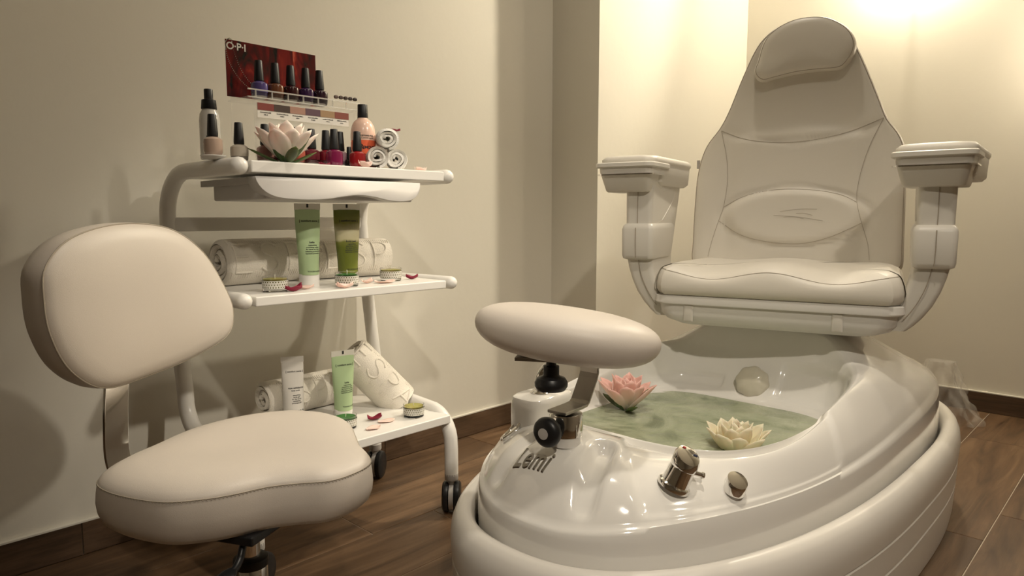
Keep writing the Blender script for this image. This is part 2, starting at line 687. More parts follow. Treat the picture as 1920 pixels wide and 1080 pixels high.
baseboard('baseboard_left', (UB, V0), (U1, V0), (0, -1), [0.40 - UB - 0.81, 0.40 - UB, 1.204 - UB])
baseboard('baseboard_alcove', (U1, V1), (U2, V1), (0, -1), [0.55])
baseboard('baseboard_step', (U1, V1), (U1, V0), (-1, 0), [])
baseboard('baseboard_back', (U2, VB), (U2, V1), (-1, 0), [0.5, 1.3, 2.15])



# ------------------------------------------------------------------ wall lamps on the back wall, just outside the picture
def wall_lamp(label, v, z, strength, r_=0.05):
    t = thing('wall_lamp', label, 'lamp', (U2, v, z))
    glow('lamp_glow_%d' % int(z * 100), (1.0, 0.86, 0.64), strength)
    B().lathe([(0.05, 0.0), (0.05, 0.008), (0.045, 0.012)], 28, frame((0, 0, 0), (0, 0, 1), (-1, 0, 0))).obj('back_plate', 'white_metal', t)
    B().tube([(-0.01, 0, -0.02), (-0.06, 0, -0.05), (-0.13, 0, -0.06), (-0.14, 0, -r_)], 0.007, 12).obj('lamp_arm', 'white_metal', t)
    g = B()
    g.lathe([(r_ * math.cos(a), r_ * math.sin(a)) for a in [R(-89 + 178 * i / 14) for i in range(15)]], 24, Matrix.Translation((-0.14, 0, 0)))
    g.obj('globe', 'lamp_glow_%d' % int(z * 100), t)


wall_lamp('opal globe wall lamp high on the back wall behind the chair', 0.80, 1.72, 70)
wall_lamp('opal globe wall lamp on the back wall right of the chair', 0.15, 1.32, 60)
#==PART2==
# ------------------------------------------------------------------ pedicure tub
TC = Vector((1.55, 0.70, 0))                    # plan centre
AF, AR, TB, TN = 0.85, 0.74, 0.378, 2.38


def outer(t, ins):
    """plan of the tub at angle t (pi = front, towards the stool); returns local x, y"""
    c, s_ = math.cos(t), math.sin(t)
    A = (AR if c > 0 else AF) - ins
    n_ = TN + (0.5 if c > 0 else 0)
    return (A * math.copysign(abs(c) ** (2 / n_), c), (TB - ins) * math.copysign(abs(s_) ** (2 / n_), s_))


def inner(t, uf, ur, bw, n_):
    c, s_ = math.cos(t), math.sin(t)
    mid, A = (uf + ur) / 2 - TC.x, (ur - uf) / 2
    return (mid + A * math.copysign(abs(c) ** (2 / n_), c), bw * math.copysign(abs(s_) ** (2 / n_), s_))


NQ = 96                                         # samples per quarter, evenly spaced along the arc


def curve(fn):
    """closed plan curve, rear -> far side -> front -> near side, resampled quarter by quarter"""
    out = []
    for qd in range(4):
        P = [Vector(fn(qd * PI / 2 + PI / 2 * (0.5 - 0.5 * math.cos(PI * i / 160)))) for i in range(161)]
        L = [0.0]
        for i in range(160):
            L.append(L[-1] + (P[i + 1] - P[i]).length)
        k = 0
        for i in range(NQ):
            d_ = L[-1] * i / NQ
            while L[k + 1] < d_:
                k += 1
            out.append(P[k].lerp(P[k + 1], (d_ - L[k]) / max(L[k + 1] - L[k], 1e-9)))
    return out


tub = thing('pedicure_tub', 'glossy white oval pedicure spa tub filled with green water', 'tub', TC)
bb = B()
prof = [(0.03, 0.0), (0.012, 0.004), (0.008, 0.03), (0.0052, 0.080), (0.0046, 0.0935), (0.0045, 0.0950), (0.0072, 0.0970), (0.0072, 0.0990), (0.0042, 0.1010), (0.0041, 0.1025),
        (0.0035, 0.120), (0.0028, 0.1500), (0.0027, 0.1515), (0.0054, 0.1535), (0.0054, 0.1555), (0.0023, 0.1575), (0.0022, 0.1590), (0.0010, 0.172), (0.0, 0.190), (0.002, 0.208), (0.008, 0.224),
        (0.016, 0.234), (0.027, 0.237), (0.036, 0.233), (0.0415, 0.223), (0.043, 0.200), (0.0435, 0.15)]
bb.loft([[(p.x, p.y, z) for p in curve(lambda t, i_=i_: outer(t, i_))] for (i_, z) in prof], True, False)
bb.obj('skirt', 'skirt', tub, sharp=50)


def zrim(u):
    return 0.362 + 0.066 * smooth01((u - 1.05) / 0.62)


def zsho(u):
    return 0.302 + 0.034 * smooth01((u - 1.1) / 0.85)


def seg_dist(p, a, b_):
    a, b_ = Vector(a), Vector(b_)
    ab = b_ - a
    k = max(0, min(1, (p - a).dot(ab) / ab.length_squared))
    return (p - (a + ab * k)).length


GRO = [((0.885, 0.640), (0.783, 0.608)), ((0.870, 0.776), (0.790, 0.790))]


def deck_fix(x, y, z, k):
    """moulded features of the deck; k = 0 at the shoulder, 1 at the rim"""
    u, v = x + TC.x, y + TC.y
    p = Vector((u, v))
    z += 0.020 * smooth01(1 - abs(v - 0.70) / 0.20) * smooth01((0.98 - u) / 0.08) * smooth01(k * 3)      # raised nose
    for a, b_ in GRO:                                                                                   # channels in the nose
        d_ = seg_dist(p, a, b_)
        z -= 0.018 * smooth01((0.021 - d_) / 0.010) * smooth01(k * 7)
    tt = math.degrees(math.atan2(y / TB, x / AF)) % 360                                                  # sunk tap panel
    e = smooth01((tt - (207 - 18 * k)) / 2.5) * smooth01((247 - tt) / 1.6)
    z -= 0.009 * e * smooth01((k - 0.02) / 0.10)
    z += 0.046 * smooth01((u - 1.56) / 0.08) * smooth01((0.27 - abs(v - 0.70)) / 0.14) * smooth01(k * 1.3)   # rear rises under the seat
    return z


bb = B()
rings = []
for (i_, z0, f) in ((0.050, 0.16, 0), (0.048, 0.235, 0), (0.049, 0.262, 0.1), (0.0505, 0.262, 0.55), (0.053, 0.262, 0.80)):
    rings.append([(p.x, p.y, z0 + (zsho(p.x + TC.x) - z0 - 0.022 * smooth01(1.25 - abs(p.y) / 0.20) * smooth01((1.05 - p.x - TC.x) / 0.15)) * f) for p in curve(lambda t: outer(t, i_))])
IN_RIM = dict(uf=0.962, ur=1.645, bw=0.262, n_=3.2)
KD = 34
CO = curve(lambda t: outer(t, 0.057))
CI = curve(lambda t: inner(t, **IN_RIM))
for k_ in range(KD + 1):
    k = k_ / KD
    ring_ = []
    for o_, i2 in zip(CO, CI):
        x, y = o_.x + (i2.x - o_.x) * k, o_.y + (i2.y - o_.y) * k
        zs, zr = zsho(o_.x + TC.x), zrim(i2.x + TC.x)
        nf = smooth01(1.25 - abs(o_.y) / 0.20) * smooth01((1.05 - o_.x - TC.x) / 0.15)      # the nose is rounder than the sides
        e = 1 - (1 - k) ** (1.75 + 0.9 * nf)
        z = zs + (zr - zs) * e
        z -= 0.008 * max(0, 1 - k * 6) ** 2 + 0.016 * nf * max(0, 1 - k * 3.5) ** 2
        ring_.append((x, y, deck_fix(x, y, z, k)))
    rings.append(ring_)
# lip rolling over into the basin, steep rear wall, ledge at the water line, basin floor
last = rings[-1]
keys = [[Vector(p) for p in last]]
for (uf, ur, bw, n_, dz) in ((0.967, 1.639, 0.257, 3.2, -0.003), (0.973, 1.632, 0.251, 3.2, -0.011)):
    keys.append([Vector((p.x, p.y, q[2] + dz)) for p, q in zip(curve(lambda t: inner(t, uf, ur, bw, n_)), last)])
for (uf, ur, bw, n_, z, top) in ((0.982, 1.615, 0.246, 3.4, 0.36, 0.62), (0.990, 1.590, 0.242, 3.8, 0.33, 0.30), (0.996, 1.560, 0.237, 4.2, 0.316, 0.10), (1.002, 1.530, 0.231, 4.6, 0.309, 0.0),
                                 (1.010, 1.462, 0.220, 5.0, 0.305, 0), (1.020, 1.430, 0.212, 5.0, 0.280, 0), (1.04, 1.40, 0.20, 4.5, 0.20, 0), (1.08, 1.36, 0.17, 3.5, 0.15, 0), (1.16, 1.28, 0.08, 2.5, 0.148, 0)):
    keys.append([Vector((p.x, p.y, z + max(0.0, q[2] - z - 0.011) * top * smooth01((p.x + TC.x - 1.05) / 0.35))) for p, q in zip(curve(lambda t: inner(t, uf, ur, bw, n_)), last)])
for i in range(len(keys) - 1):
    m_ = 7 if 1 <= i <= 6 else 2
    for q in range(1, m_ + 1):
        f = q / m_
        ring_ = []
        for j in range(len(last)):
            a, b_, c, d_ = keys[max(i - 1, 0)][j], keys[i][j], keys[i + 1][j], keys[min(i + 2, len(keys) - 1)][j]
            p = 0.5 * ((2 * b_) + (c - a) * f + (2 * a - 5 * b_ + 4 * c - d_) * f * f + (3 * b_ - a - 3 * c + d_) * f ** 3)
            v = p.y + TC.y
            if p.x > -0.12 and p.z > 0.30:
                # pressed panels in the rear wall, either side of the jet
                e = smooth01((p.z - 0.318) / 0.010) * smooth01((p.x + 0.10) / 0.05)
                r_ = max(smooth01((0.652 - v) / 0.012), smooth01((v - 0.775) / 0.012) * smooth01((0.355 - p.z) / 0.012))
                hd_ = math.hypot((v - 0.706) / 0.052, (p.z - 0.345) / 0.055)
                r_ = max(r_ * smooth01((0.40 - p.z) / 0.02), 0) * smooth01((hd_ - 1.0) / 0.2)
                p = p + Vector((0.0085, 0, -0.003)) * (e * r_)
            ring_.append(tuple(p))
        rings.append(ring_)
bb.loft(rings, False, True)
shell_bvh = bb.bvh()
basin = bb.obj('basin_shell', 'shell', tub, sharp=70)


def on_shell(u, v):
    """height and normal of the shell under a plan point (room coordinates)"""
    hit, n_, i_, d_ = shell_bvh.ray_cast(Vector((u - TC.x, v - TC.y, 1.0)), Vector((0, 0, -1)))
    if n_.z < 0:
        n_ = -n_
    return hit.z, n_


# deep round jet cover and the moulded ridge beside it on the rear wall
wall_n = Vector((-0.55, 0, 0.83)).normalized()
rb = B()
hit, hn, _, _ = shell_bvh.ray_cast(Vector((1.20 - TC.x, 0.706 - TC.y, 0.345)), Vector((1, 0, 0)))
hn = hn if hn.x < 0 else -hn
jm = frame(hit + Vector((-0.004, 0, 0)), (0, -1, 0), Vector((-0.92, -0.22, 0.30)))
jb = B()


def jet_r(t):
    return 0.0385 * (1 + 0.03 * math.cos(8 * t + 0.6))


jr = []
for (s_, z) in ((1.0, -0.03), (1.0, 0.006), (0.96, 0.0115), (0.82, 0.018), (0.5, 0.024), (0.02, 0.026)):
    jr.append([jm @ Vector((jet_r(2 * PI * j / 64) * s_ * math.cos(2 * PI * j / 64), jet_r(2 * PI * j / 64) * s_ * math.sin(2 * PI * j / 64), z)) for j in range(64)])
jb.loft(jr)
jb.obj('jet_cover', 'jet', tub, sharp=60, label='scalloped round jet cover on the basin wall')


# mixer tap, round knob, drain handle, shower housing, hose elbow: fixed to the deck
CAM_R = Vector((0.691, -0.723, 0))
CAM_F = Vector((0.723, 0.691, 0))


def tap_body(u, v, axis, prof, name, mat_, parent, slope=0.0, top_z=None, sc=1.0):
    z, n_ = on_shell(u, v)
    m4 = frame((u - TC.x, v - TC.y, z - 0.003), CAM_R, axis) @ Matrix.Scale(sc, 4)

    def sl(p):
        if top_z is not None and p.z > top_z:
            k = (p.z - top_z)
            return Vector((p.x, p.y, p.z + slope * p.y * min(1, k / 0.006)))
        return p
    return B().lathe(prof, 36, m4, slant=sl).obj(name, mat_, parent, sharp=32), m4


ax = Vector((0, 0, 1)) + CAM_R * 0.42 - CAM_F * 0.10
tap, m4 = tap_body(0.911, 0.530, ax, [(0.030, 0), (0.0305, 0.004), (0.029, 0.008), (0.0255, 0.010), (0.0235, 0.026), (0.0225, 0.040),
                                      (0.0235, 0.0415), (0.0245, 0.050), (0.0245, 0.058), (0.0215, 0.064), (0.013, 0.066), (0.001, 0.066)],
                   'mixer_tap', 'chrome', tub, 0.42, 0.045, 0.86)
B().lathe([(0.0045, 0), (0.0045, 0.016), (0.0062, 0.017), (0.0062, 0.020), (0.001, 0.0205)], 16,
          m4 @ frame((0.022, 0.0, 0.038), (0, 0, 1), (1, 0.1, 0.05))).obj('pin', 'chrome', tap)
for (x, y, mt) in ((-0.008, 0.013, 'red_mark'), (0.013, 0.004, 'blue_mark')):
    mm = m4 @ frame((x, y, 0.0655 + 0.42 * y), (1, 0, 0), (0, -0.4, 1))
    B().add  # marks are little inlaid drops
    q = B()
    q.loft([[mm @ Vector((0.0035 * math.cos(2 * PI * j / 12) * (1 if mt == 'red_mark' else 1.2), 0.0022 * math.sin(2 * PI * j / 12), zz_)) for j in range(12)] for zz_ in (-0.004, 0.0012)])
    q.obj('temperature_mark', mt, tap)
ax = Vector((0, 0, 1)) + CAM_R * 0.25 - CAM_F * 0.20
tap_body(0.985, 0.468, ax, [(0.0165, 0), (0.0172, 0.002), (0.0168, 0.012), (0.0168, 0.018), (0.0160, 0.0215), (0.010, 0.0225), (0.001, 0.0225)],
         'diverter_knob', 'chrome', tub, 0.35, 0.012)
# emblem on the nose
te = text('Lemi', 0.034, 0.0018, 0.25, 1.05, bold=0.0004)
ez, en = on_shell(0.806, 0.735)
for i in range(len(te.v)):
    x, y, z = te.v[i]
    u, v = 0.808 + y * 1.15, 0.727 - x
    hz, n_ = on_shell(u, v)
    te.v[i] = (u - TC.x, v - TC.y, hz + 0.0012 + z)
te.obj('emblem', 'steel', tub, smooth=False, label='raised metal emblem lettering on the tub nose')
# oval chrome overflow handle on the far channel of the nose
z, n_ = on_shell(0.905, 0.862)
hm = frame((0.905 - TC.x, 0.862 - TC.y, z + 0.004), (1.0, -0.08, 0.30), n_ + Vector((-0.30, 0.05, 0.25)))
B().tube([hm @ Vector((0.030 * math.cos(t), 0.010 * math.sin(t), 0.004 * abs(math.cos(t)))) for t in [2 * PI * i / 40 for i in range(40)]], 0.0035, 8, closed=True).obj('drain_handle', 'chrome', tub)
hb = B()
hb.loft([[hm @ Vector((0.026 * k * math.cos(2 * PI * j / 30), 0.008 * k * math.sin(2 * PI * j / 30), zz_)) for j in range(30)] for k, zz_ in ((1, -0.006), (1, 0.001), (0.8, 0.002))])
hb.obj('drain_plate', 'chrome', tub)
# housing for the hand shower
hc = Vector((0.975, 0.852))
hb = B()
ro = []
for (s_, z) in ((1.0, 0.28), (1.0, 0.385), (0.985, 0.396), (0.94, 0.403), (0.85, 0.406), (0.02, 0.407)):
    ring_ = []
    for j in range(48):
        t = 2 * PI * j / 48
        c, s2 = math.cos(t), math.sin(t)
        ring_.append((hc.x - TC.x + 0.062 * s_ * math.copysign(abs(c) ** 0.55, c), hc.y - TC.y + 0.040 * s_ * math.copysign(abs(s2) ** 0.55, s2), z))
    ro.append(ring_)
hb.loft(ro)
housing = hb.obj('shower_housing', 'shell', tub)
hx, hy = 0.968 - TC.x, 0.852 - TC.y
el = B()
el.lathe([(0.019, 0.404), (0.019, 0.408), (0.015, 0.411), (0.010, 0.413), (0.010, 0.425)], 24, Matrix.Translation((hx, hy, 0)))
el.tube(spline([(hx, hy, 0.420), (hx + 0.001, hy, 0.436), (hx + 0.010, hy - 0.006, 0.452), (hx + 0.026, hy - 0.016, 0.470)], 20, False), 0.0095, 14, (False, True))
el.obj('hand_shower', 'chrome', tub)

# water
wb = B()
WZ = 0.3075
wb.loft([[(p.x, p.y, WZ) for p in curve(lambda t: inner(t, *a_))] for a_ in ((0.99, 1.545, 0.245, 4.8), (1.16, 1.30, 0.05, 2.5))], False, True)
wo = wb.obj('bath_water', 'water')
wo.location = TC
tag(wo, 'cloudy green water in the pedicure basin', 'water')
wo['kind'] = 'stuff'


# ------------------------------------------------------------------ footrest on its post
ft = thing('footrest', 'cream padded footrest on chrome bracket clamped to tub front', 'footrest', (0.86, 0.70, on_shell(0.86, 0.70)[0]))
fz = ft.location.z
B().lathe([(0.026, -0.004), (0.026, 0.012), (0.0265, 0.013), (0.0265, 0.020)], 36).obj('post_base', 'shell', ft)
B().lathe([(0.024, 0.012), (0.0275, 0.0125), (0.0275, 0.044), (0.026, 0.048), (0.020, 0.049)], 40).obj('collar', 'chrome', ft, sharp=30)
kd = Vector((-0.93, -0.10, -0.02)).normalized()
km = frame(Vector((0, 0, 0.030)) + kd * 0.024, (0, 0, 1), kd)
B().lathe([(0.007, 0), (0.007, 0.016), (0.012, 0.017), (0.018, 0.019), (0.023, 0.024), (0.0245, 0.030), (0.023, 0.036), (0.018, 0.040), (0.010, 0.0415), (0.009, 0.0415)], 36, km).obj('clamp_knob', 'black', ft)
B().lathe([(0.009, 0.040), (0.009, 0.0425), (0.001, 0.043)], 24, km).obj('knob_cap', 'grey_plastic', ft)


def strap(path, wdir, width, th):
    bb = B()
    P = [Vector(p) for p in path]
    wd_ = Vector(wdir).normalized()
    rings = []
    for i, p in enumerate(P):
        t = (P[min(i + 1, len(P) - 1)] - P[max(i - 1, 0)]).normalized()
        n_ = t.cross(wd_).normalized()
        rings.append([p + wd_ * (width / 2) + n_ * (th / 2), p - wd_ * (width / 2) + n_ * (th / 2), p - wd_ * (width / 2) - n_ * (th / 2), p + wd_ * (width / 2) - n_ * (th / 2)])
    bb.loft(rings)
    return bb


e1 = (CAM_R * 0.62 + CAM_F * 0.78).normalized()
wde = Vector((-e1.y, e1.x, 0))
bp_ = [e1 * -0.028 + Vector((0, 0, 0.054)), e1 * 0.02 + Vector((0, 0, 0.054)), e1 * 0.036 + Vector((0, 0, 0.055)), e1 * 0.043 + Vector((0, 0, 0.060)),
       e1 * 0.066 + Vector((0, 0, 0.094)), e1 * 0.070 + Vector((0, 0, 0.103)), e1 * 0.071 + Vector((0, 0, 0.150))]
strap(bp_, wde, 0.036, 0.005).obj('bracket', 'steel', ft, smooth=False, bevel=0.0012)
# pad, long side across the view
pa = R(-57)
px_, py_ = Vector((math.cos(pa), math.sin(pa), -0.125)).normalized(), Vector((-math.sin(pa), math.cos(pa), 0))
pzv = px_.cross(py_)
pc_ = Vector((0.842 - 0.86, 0.688 - 0.70, 0.545 - fz))
ol = [(0.150 * math.copysign(abs(math.cos(t)) ** 0.9, math.cos(t)), 0.085 * math.sin(t)) for t in [2 * PI * i / 24 for i in range(24)]]
pb, O, c = pad(ol, [(0, -0.034), (0.45, -0.032), (0.72, -0.026), (0.88, -0.016), (0.965, -0.004), (1.0, 0.009), (0.985, 0.022), (0.93, 0.032), (0.80, 0.041), (0.6, 0.047), (0.3, 0.050), (0, 0.051)],
               lambda a, b_, h_: pc_ + px_ * a + py_ * b_ + pzv * h_, 64)
pb.obj('pad', 'leather', ft, sharp=180, sub=1)
# tilt plate and knob under the pad's left end
kc = pc_ + px_ * -0.020 + py_ * -0.02 + Vector((0, 0, 0.004))
B().box(-0.036, 0.040, -0.016, 0.016, -0.003, 0.003).xf(frame(kc + Vector((0, 0, -0.036)) + px_ * -0.02, px_, (0, 0, 1))).obj('tilt_plate', 'steel', ft, smooth=False, bevel=0.001)
B().lathe([(0.006, -0.030), (0.022, -0.030), (0.026, -0.024), (0.0262, -0.018), (0.022, -0.011), (0.014, -0.008), (0.0125, -0.006), (0.0125, 0.008), (0.008, 0.0085), (0.008, 0.018)][::1], 32,
          Matrix.Translation(kc + Vector((0, 0, -0.053)))).obj('tilt_knob', 'black', ft)


# ------------------------------------------------------------------ pedicure chair (turned 15 degrees on the tub)
ch = thing('pedicure_chair', 'cream upholstered pedicure chair with headrest mounted above the tub', 'chair', (1.50, 0.645, 0), R(15))
# local x = backwards, local y = towards the chair's right hand (image left)
# pedestal
B().lathe([(0.10, 0.4765), (0.105, 0.479), (0.10, 0.486)], 36, Matrix.Translation((0.20, 0.02, 0))).obj('pedestal', 'seat_plastic', ch)


def rrect(x0, x1, y0, y1, r_, n=8, zf=None):
    pts = []
    for cx_, cy_, a0 in ((x1 - r_, y1 - r_, 0), (x0 + r_, y1 - r_, 90), (x0 + r_, y0 + r_, 180), (x1 - r_, y0 + r_, 270)):
        for i in range(n + 1):
            a = R(a0 + 90 * i / n)
            pts.append((cx_ + r_ * math.cos(a), cy_ + r_ * math.sin(a)))
    return pts


def loft_rr(rows, name, mat_, parent, sharp=40, n=8):
    bb = B()
    bb.loft([[(x, y, z) for x, y in rrect(x0, x1, y0, y1, r_, n)] for (x0, x1, y0, y1, r_, z) in rows])
    return bb.obj(name, mat_, parent, sharp=sharp)


pan = B()
rows = [(0.035, 0.40, -0.185, 0.185, 0.05, 0.482), (0.014, 0.42, -0.215, 0.215, 0.05, 0.485), (0.004, 0.43, -0.240, 0.240, 0.045, 0.495), (0.000, 0.43, -0.253, 0.253, 0.04, 0.510), (-0.001, 0.43, -0.256, 0.256, 0.04, 0.534)]
pan.loft([[(x, y, z) for x, y in rrect(x0, x1, y0, y1, r_)] for (x0, x1, y0, y1, r_, z) in rows])
pan_o = pan.obj('seat_pan', 'seat_plastic', ch, sharp=50)
loft_rr([(-0.008, 0.43, -0.264, 0.264, 0.04, 0.534), (-0.009, 0.43, -0.266, 0.266, 0.04, 0.537), (-0.007, 0.43, -0.265, 0.265, 0.04, 0.552), (-0.004, 0.43, -0.262, 0.262, 0.04, 0.554)], 'seat_rim', 'seat_plastic', ch, 30)
for y in (0.178, -0.140):
    nb = B()
    nb.loft([[(-0.0012 - 0.0035 * math.cos(t) * (1 - abs(z - 0.515) / 0.03) if False else -0.0015 - d_ * math.cos(t), y + 0.011 * math.sin(t), z) for t in [PI * 2 * i / 16 for i in range(16)]]
             for z, d_ in ((0.494, 0.001), (0.497, 0.0025), (0.530, 0.0025), (0.534, 0.001))])
    nb.obj('rib', 'chair_plastic', pan_o)
# seat cushion with three soft swells
def wave(y):
    return 0.010 * math.cos(y / 0.30 * 2 * PI * 1.15) - 0.002


cu = B()
rows = []
xs0, xs1, yw = -0.012, 0.42, 0.262
for (ins, z, wv) in ((0.016, 0.553, 0), (0.004, 0.556, 0), (-0.002, 0.566, 0), (-0.003, 0.580, 0), (0.0, 0.594, 0.35), (0.005, 0.604, 0.8), (0.008, 0.607, 1.0), (0.012, 0.611, 1.05), (0.028, 0.619, 1.1), (0.055, 0.625, 1.0), (0.10, 0.628, 0.8), (0.16, 0.628, 0.4), (0.19, 0.628, 0.2)):
    pts = rrect(xs0 + ins, xs1 - ins, -yw + ins, yw - ins, max(0.05 - ins * 0.2, 0.02), 10)
    dense = spline([(x, y, 0) for x, y in pts], 160)
    rows.append([(p.x, p.y, z + wv * wave(p.y) * (1 - 0.55 * smooth01((p.x - 0.10) / 0.25))) for p in dense])
cu.loft(rows)
cu_o = cu.obj('seat_cushion', 'leather_chair', ch, sharp=80)
seam_row = rows[6]
B().tube([Vector(p) + Vector((-0.0004, 0, 0.0004)) for p in seam_row], 0.0006, 6, closed=True).obj('seam', 'stitch', cu_o)

# backrest: domed panel leaning back, with piped edge and stitched panels
BO = [(0.262, 0.615), (0.262, 0.66), (0.262, 0.767), (0.258, 0.86), (0.240, 0.931), (0.204, 0.984), (0.182, 1.030), (0.153, 1.112), (0.124, 1.185), (0.100, 1.222), (0.067, 1.247), (0.022, 1.262),
      (-0.018, 1.263), (-0.060, 1.250), (-0.099, 1.220), (-0.130, 1.173), (-0.160, 1.106), (-0.189, 1.034), (-0.209, 0.984), (-0.238, 0.942), (-0.252, 0.90), (-0.257, 0.825), (-0.259, 0.718), (-0.260, 0.66), (-0.260, 0.615), (-0.245, 0.597), (-0.20, 0.592), (-0.10, 0.59), (0.0, 0.59), (0.10, 0.59), (0.20, 0.592), (0.247, 0.597)]


def xb(z):
    return 0.345 + 0.12 * (z - 0.6)


def back_place(y, z, h_):
    return (xb(z) - h_, y, z)


def lumbar(p, s_, h_):
    if h_ < 0.0:
        return 0
    y, z = p.x, p.y
    b1 = 0.011 * smooth01((1.12 - math.hypot(y / 0.175, (z - 0.738) / 0.072)) / 0.30) - 0.004 * smooth01(1 - abs(math.hypot(y / 0.175, (z - 0.738) / 0.072) - 1.05) / 0.12)
    b1 += 0.006 * smooth01((0.985 - z - 0.9 * y * y) / 0.03) * smooth01((0.17 - abs(y)) / 0.03) - 0.003 * smooth01(1 - abs(z - 0.937 - 0.9 * y * y) / 0.012)
    side = 0.012 * smooth01((abs(y) - 0.13) / 0.08) * smooth01((0.97 - z) / 0.15)
    return (b1 + side * s_ * 0.6) * min(1, (1 - s_) * 12)


BK = [(0, -0.085), (0.7, -0.085), (0.93, -0.075), (0.985, -0.055), (1.0, -0.035), (1.003, -0.018), (1.0, -0.004), (0.993, 0.003), (0.984, 0.006), (0.97, 0.008)] + [(0.97 - 0.97 * i / 30, 0.008 + 0.004 * (i / 30)) for i in range(1, 31)]
bk, O, c0 = pad(BO, BK, back_place, 140, lumbar)
bk_bvh = bk.bvh()
back = bk.obj('backrest', 'leather_chair', ch, sharp=80)


def on_back(y, z, lift=0.0006):
    h_, n_, _, _ = bk_bvh.ray_cast(Vector((-0.2, y, z)), Vector((1, 0, 0)))
    return (h_ or Vector((xb(z), y, z))) + Vector((-lift, 0, 0))


def back_seam(pts, r_=0.0006, name='seam', mt='stitch', n=60, closed=False):
    P = spline([(y, z, 0) for y, z in pts], n, closed)
    B().tube([on_back(p.x, p.y) for p in P], r_, 6, closed=closed).obj(name, mt, back)


E2 = [c0 + (p - c0) * 0.982 for p in O]
B().tube([on_back(p.x, p.y, 0.0002) for p in E2], 0.0010, 6, closed=True).obj('piping', 'seam', back)
back_seam([(0.197, 0.975), (0.13, 0.948), (0.05, 0.935), (-0.03, 0.936), (-0.12, 0.953), (-0.20, 0.985)])
back_seam([(0.197, 0.975), (0.178, 0.90), (0.172, 0.836), (0.178, 0.77), (0.190, 0.727), (0.206, 0.665), (0.213, 0.628)])
back_seam([(-0.20, 0.985), (-0.172, 0.915), (-0.155, 0.845), (-0.150, 0.785), (-0.163, 0.727), (-0.180, 0.672), (-0.186, 0.630)])
back_seam([(0.178, 0.765), (0.12, 0.795), (0.04, 0.810), (-0.04, 0.808), (-0.11, 0.795), (-0.150, 0.775)])
back_seam([(0.190, 0.727), (0.13, 0.690), (0.06, 0.672), (-0.02, 0.668), (-0.09, 0.685), (-0.163, 0.722)])
B().box(-0.004, 0.004, -0.004, 0.004, -0.012, 0.012).xf(Matrix.Translation((xb(0.885) + 0.010, 0.259, 0.885))).obj('care_tag', 'grey_plastic', back, smooth=False)
for (ya, za, yb, zb_) in ((0.03, 0.752, -0.06, 0.758), (0.045, 0.742, -0.075, 0.728), (0.02, 0.737, -0.03, 0.733), (-0.01, 0.747, -0.05, 0.742)):
    back_seam([(ya, za), ((ya + yb) / 2, (za + zb_) / 2 + 0.003), (yb, zb_)], 0.0005, 'scuff_mark', 'scuff', 14)
# headrest cushion
HO = [(0.107, 1.128), (0.113, 1.108), (0.109, 1.090), (0.092, 1.077), (0.06, 1.082), (0.01, 1.090), (-0.04, 1.092), (-0.09, 1.092), (-0.107, 1.104), (-0.122, 1.135), (-0.120, 1.175),
      (-0.100, 1.214), (-0.06, 1.244), (-0.02, 1.253), (0.025, 1.250), (0.065, 1.232), (0.093, 1.195)]
HO = [(y * 1.0 - 0.002, z + 0.024 * smooth01((1.25 - z) / 0.15)) for y, z in HO]
hp, O2, c2 = pad(HO, [(0, -0.012), (0.95, -0.012), (1.02, 0.0), (1.045, 0.015), (1.03, 0.028), (1.0, 0.036), (0.97, 0.039), (0.8, 0.043), (0.4, 0.046), (0, 0.047)], back_place, 96)
hd = hp.obj('headrest', 'leather_chair', ch, sharp=80)
hb_ = hp.bvh()
pp = []
for p in [c2 + (q - c2) * 0.985 for q in O2]:
    h_, n_, _, _ = hb_.ray_cast(Vector((-0.2, p.x, p.y)), Vector((1, 0, 0)))
    pp.append(h_ + Vector((-0.0004, 0, 0)))
B().tube(pp, 0.0009, 6, closed=True).obj('piping', 'seam', hd)


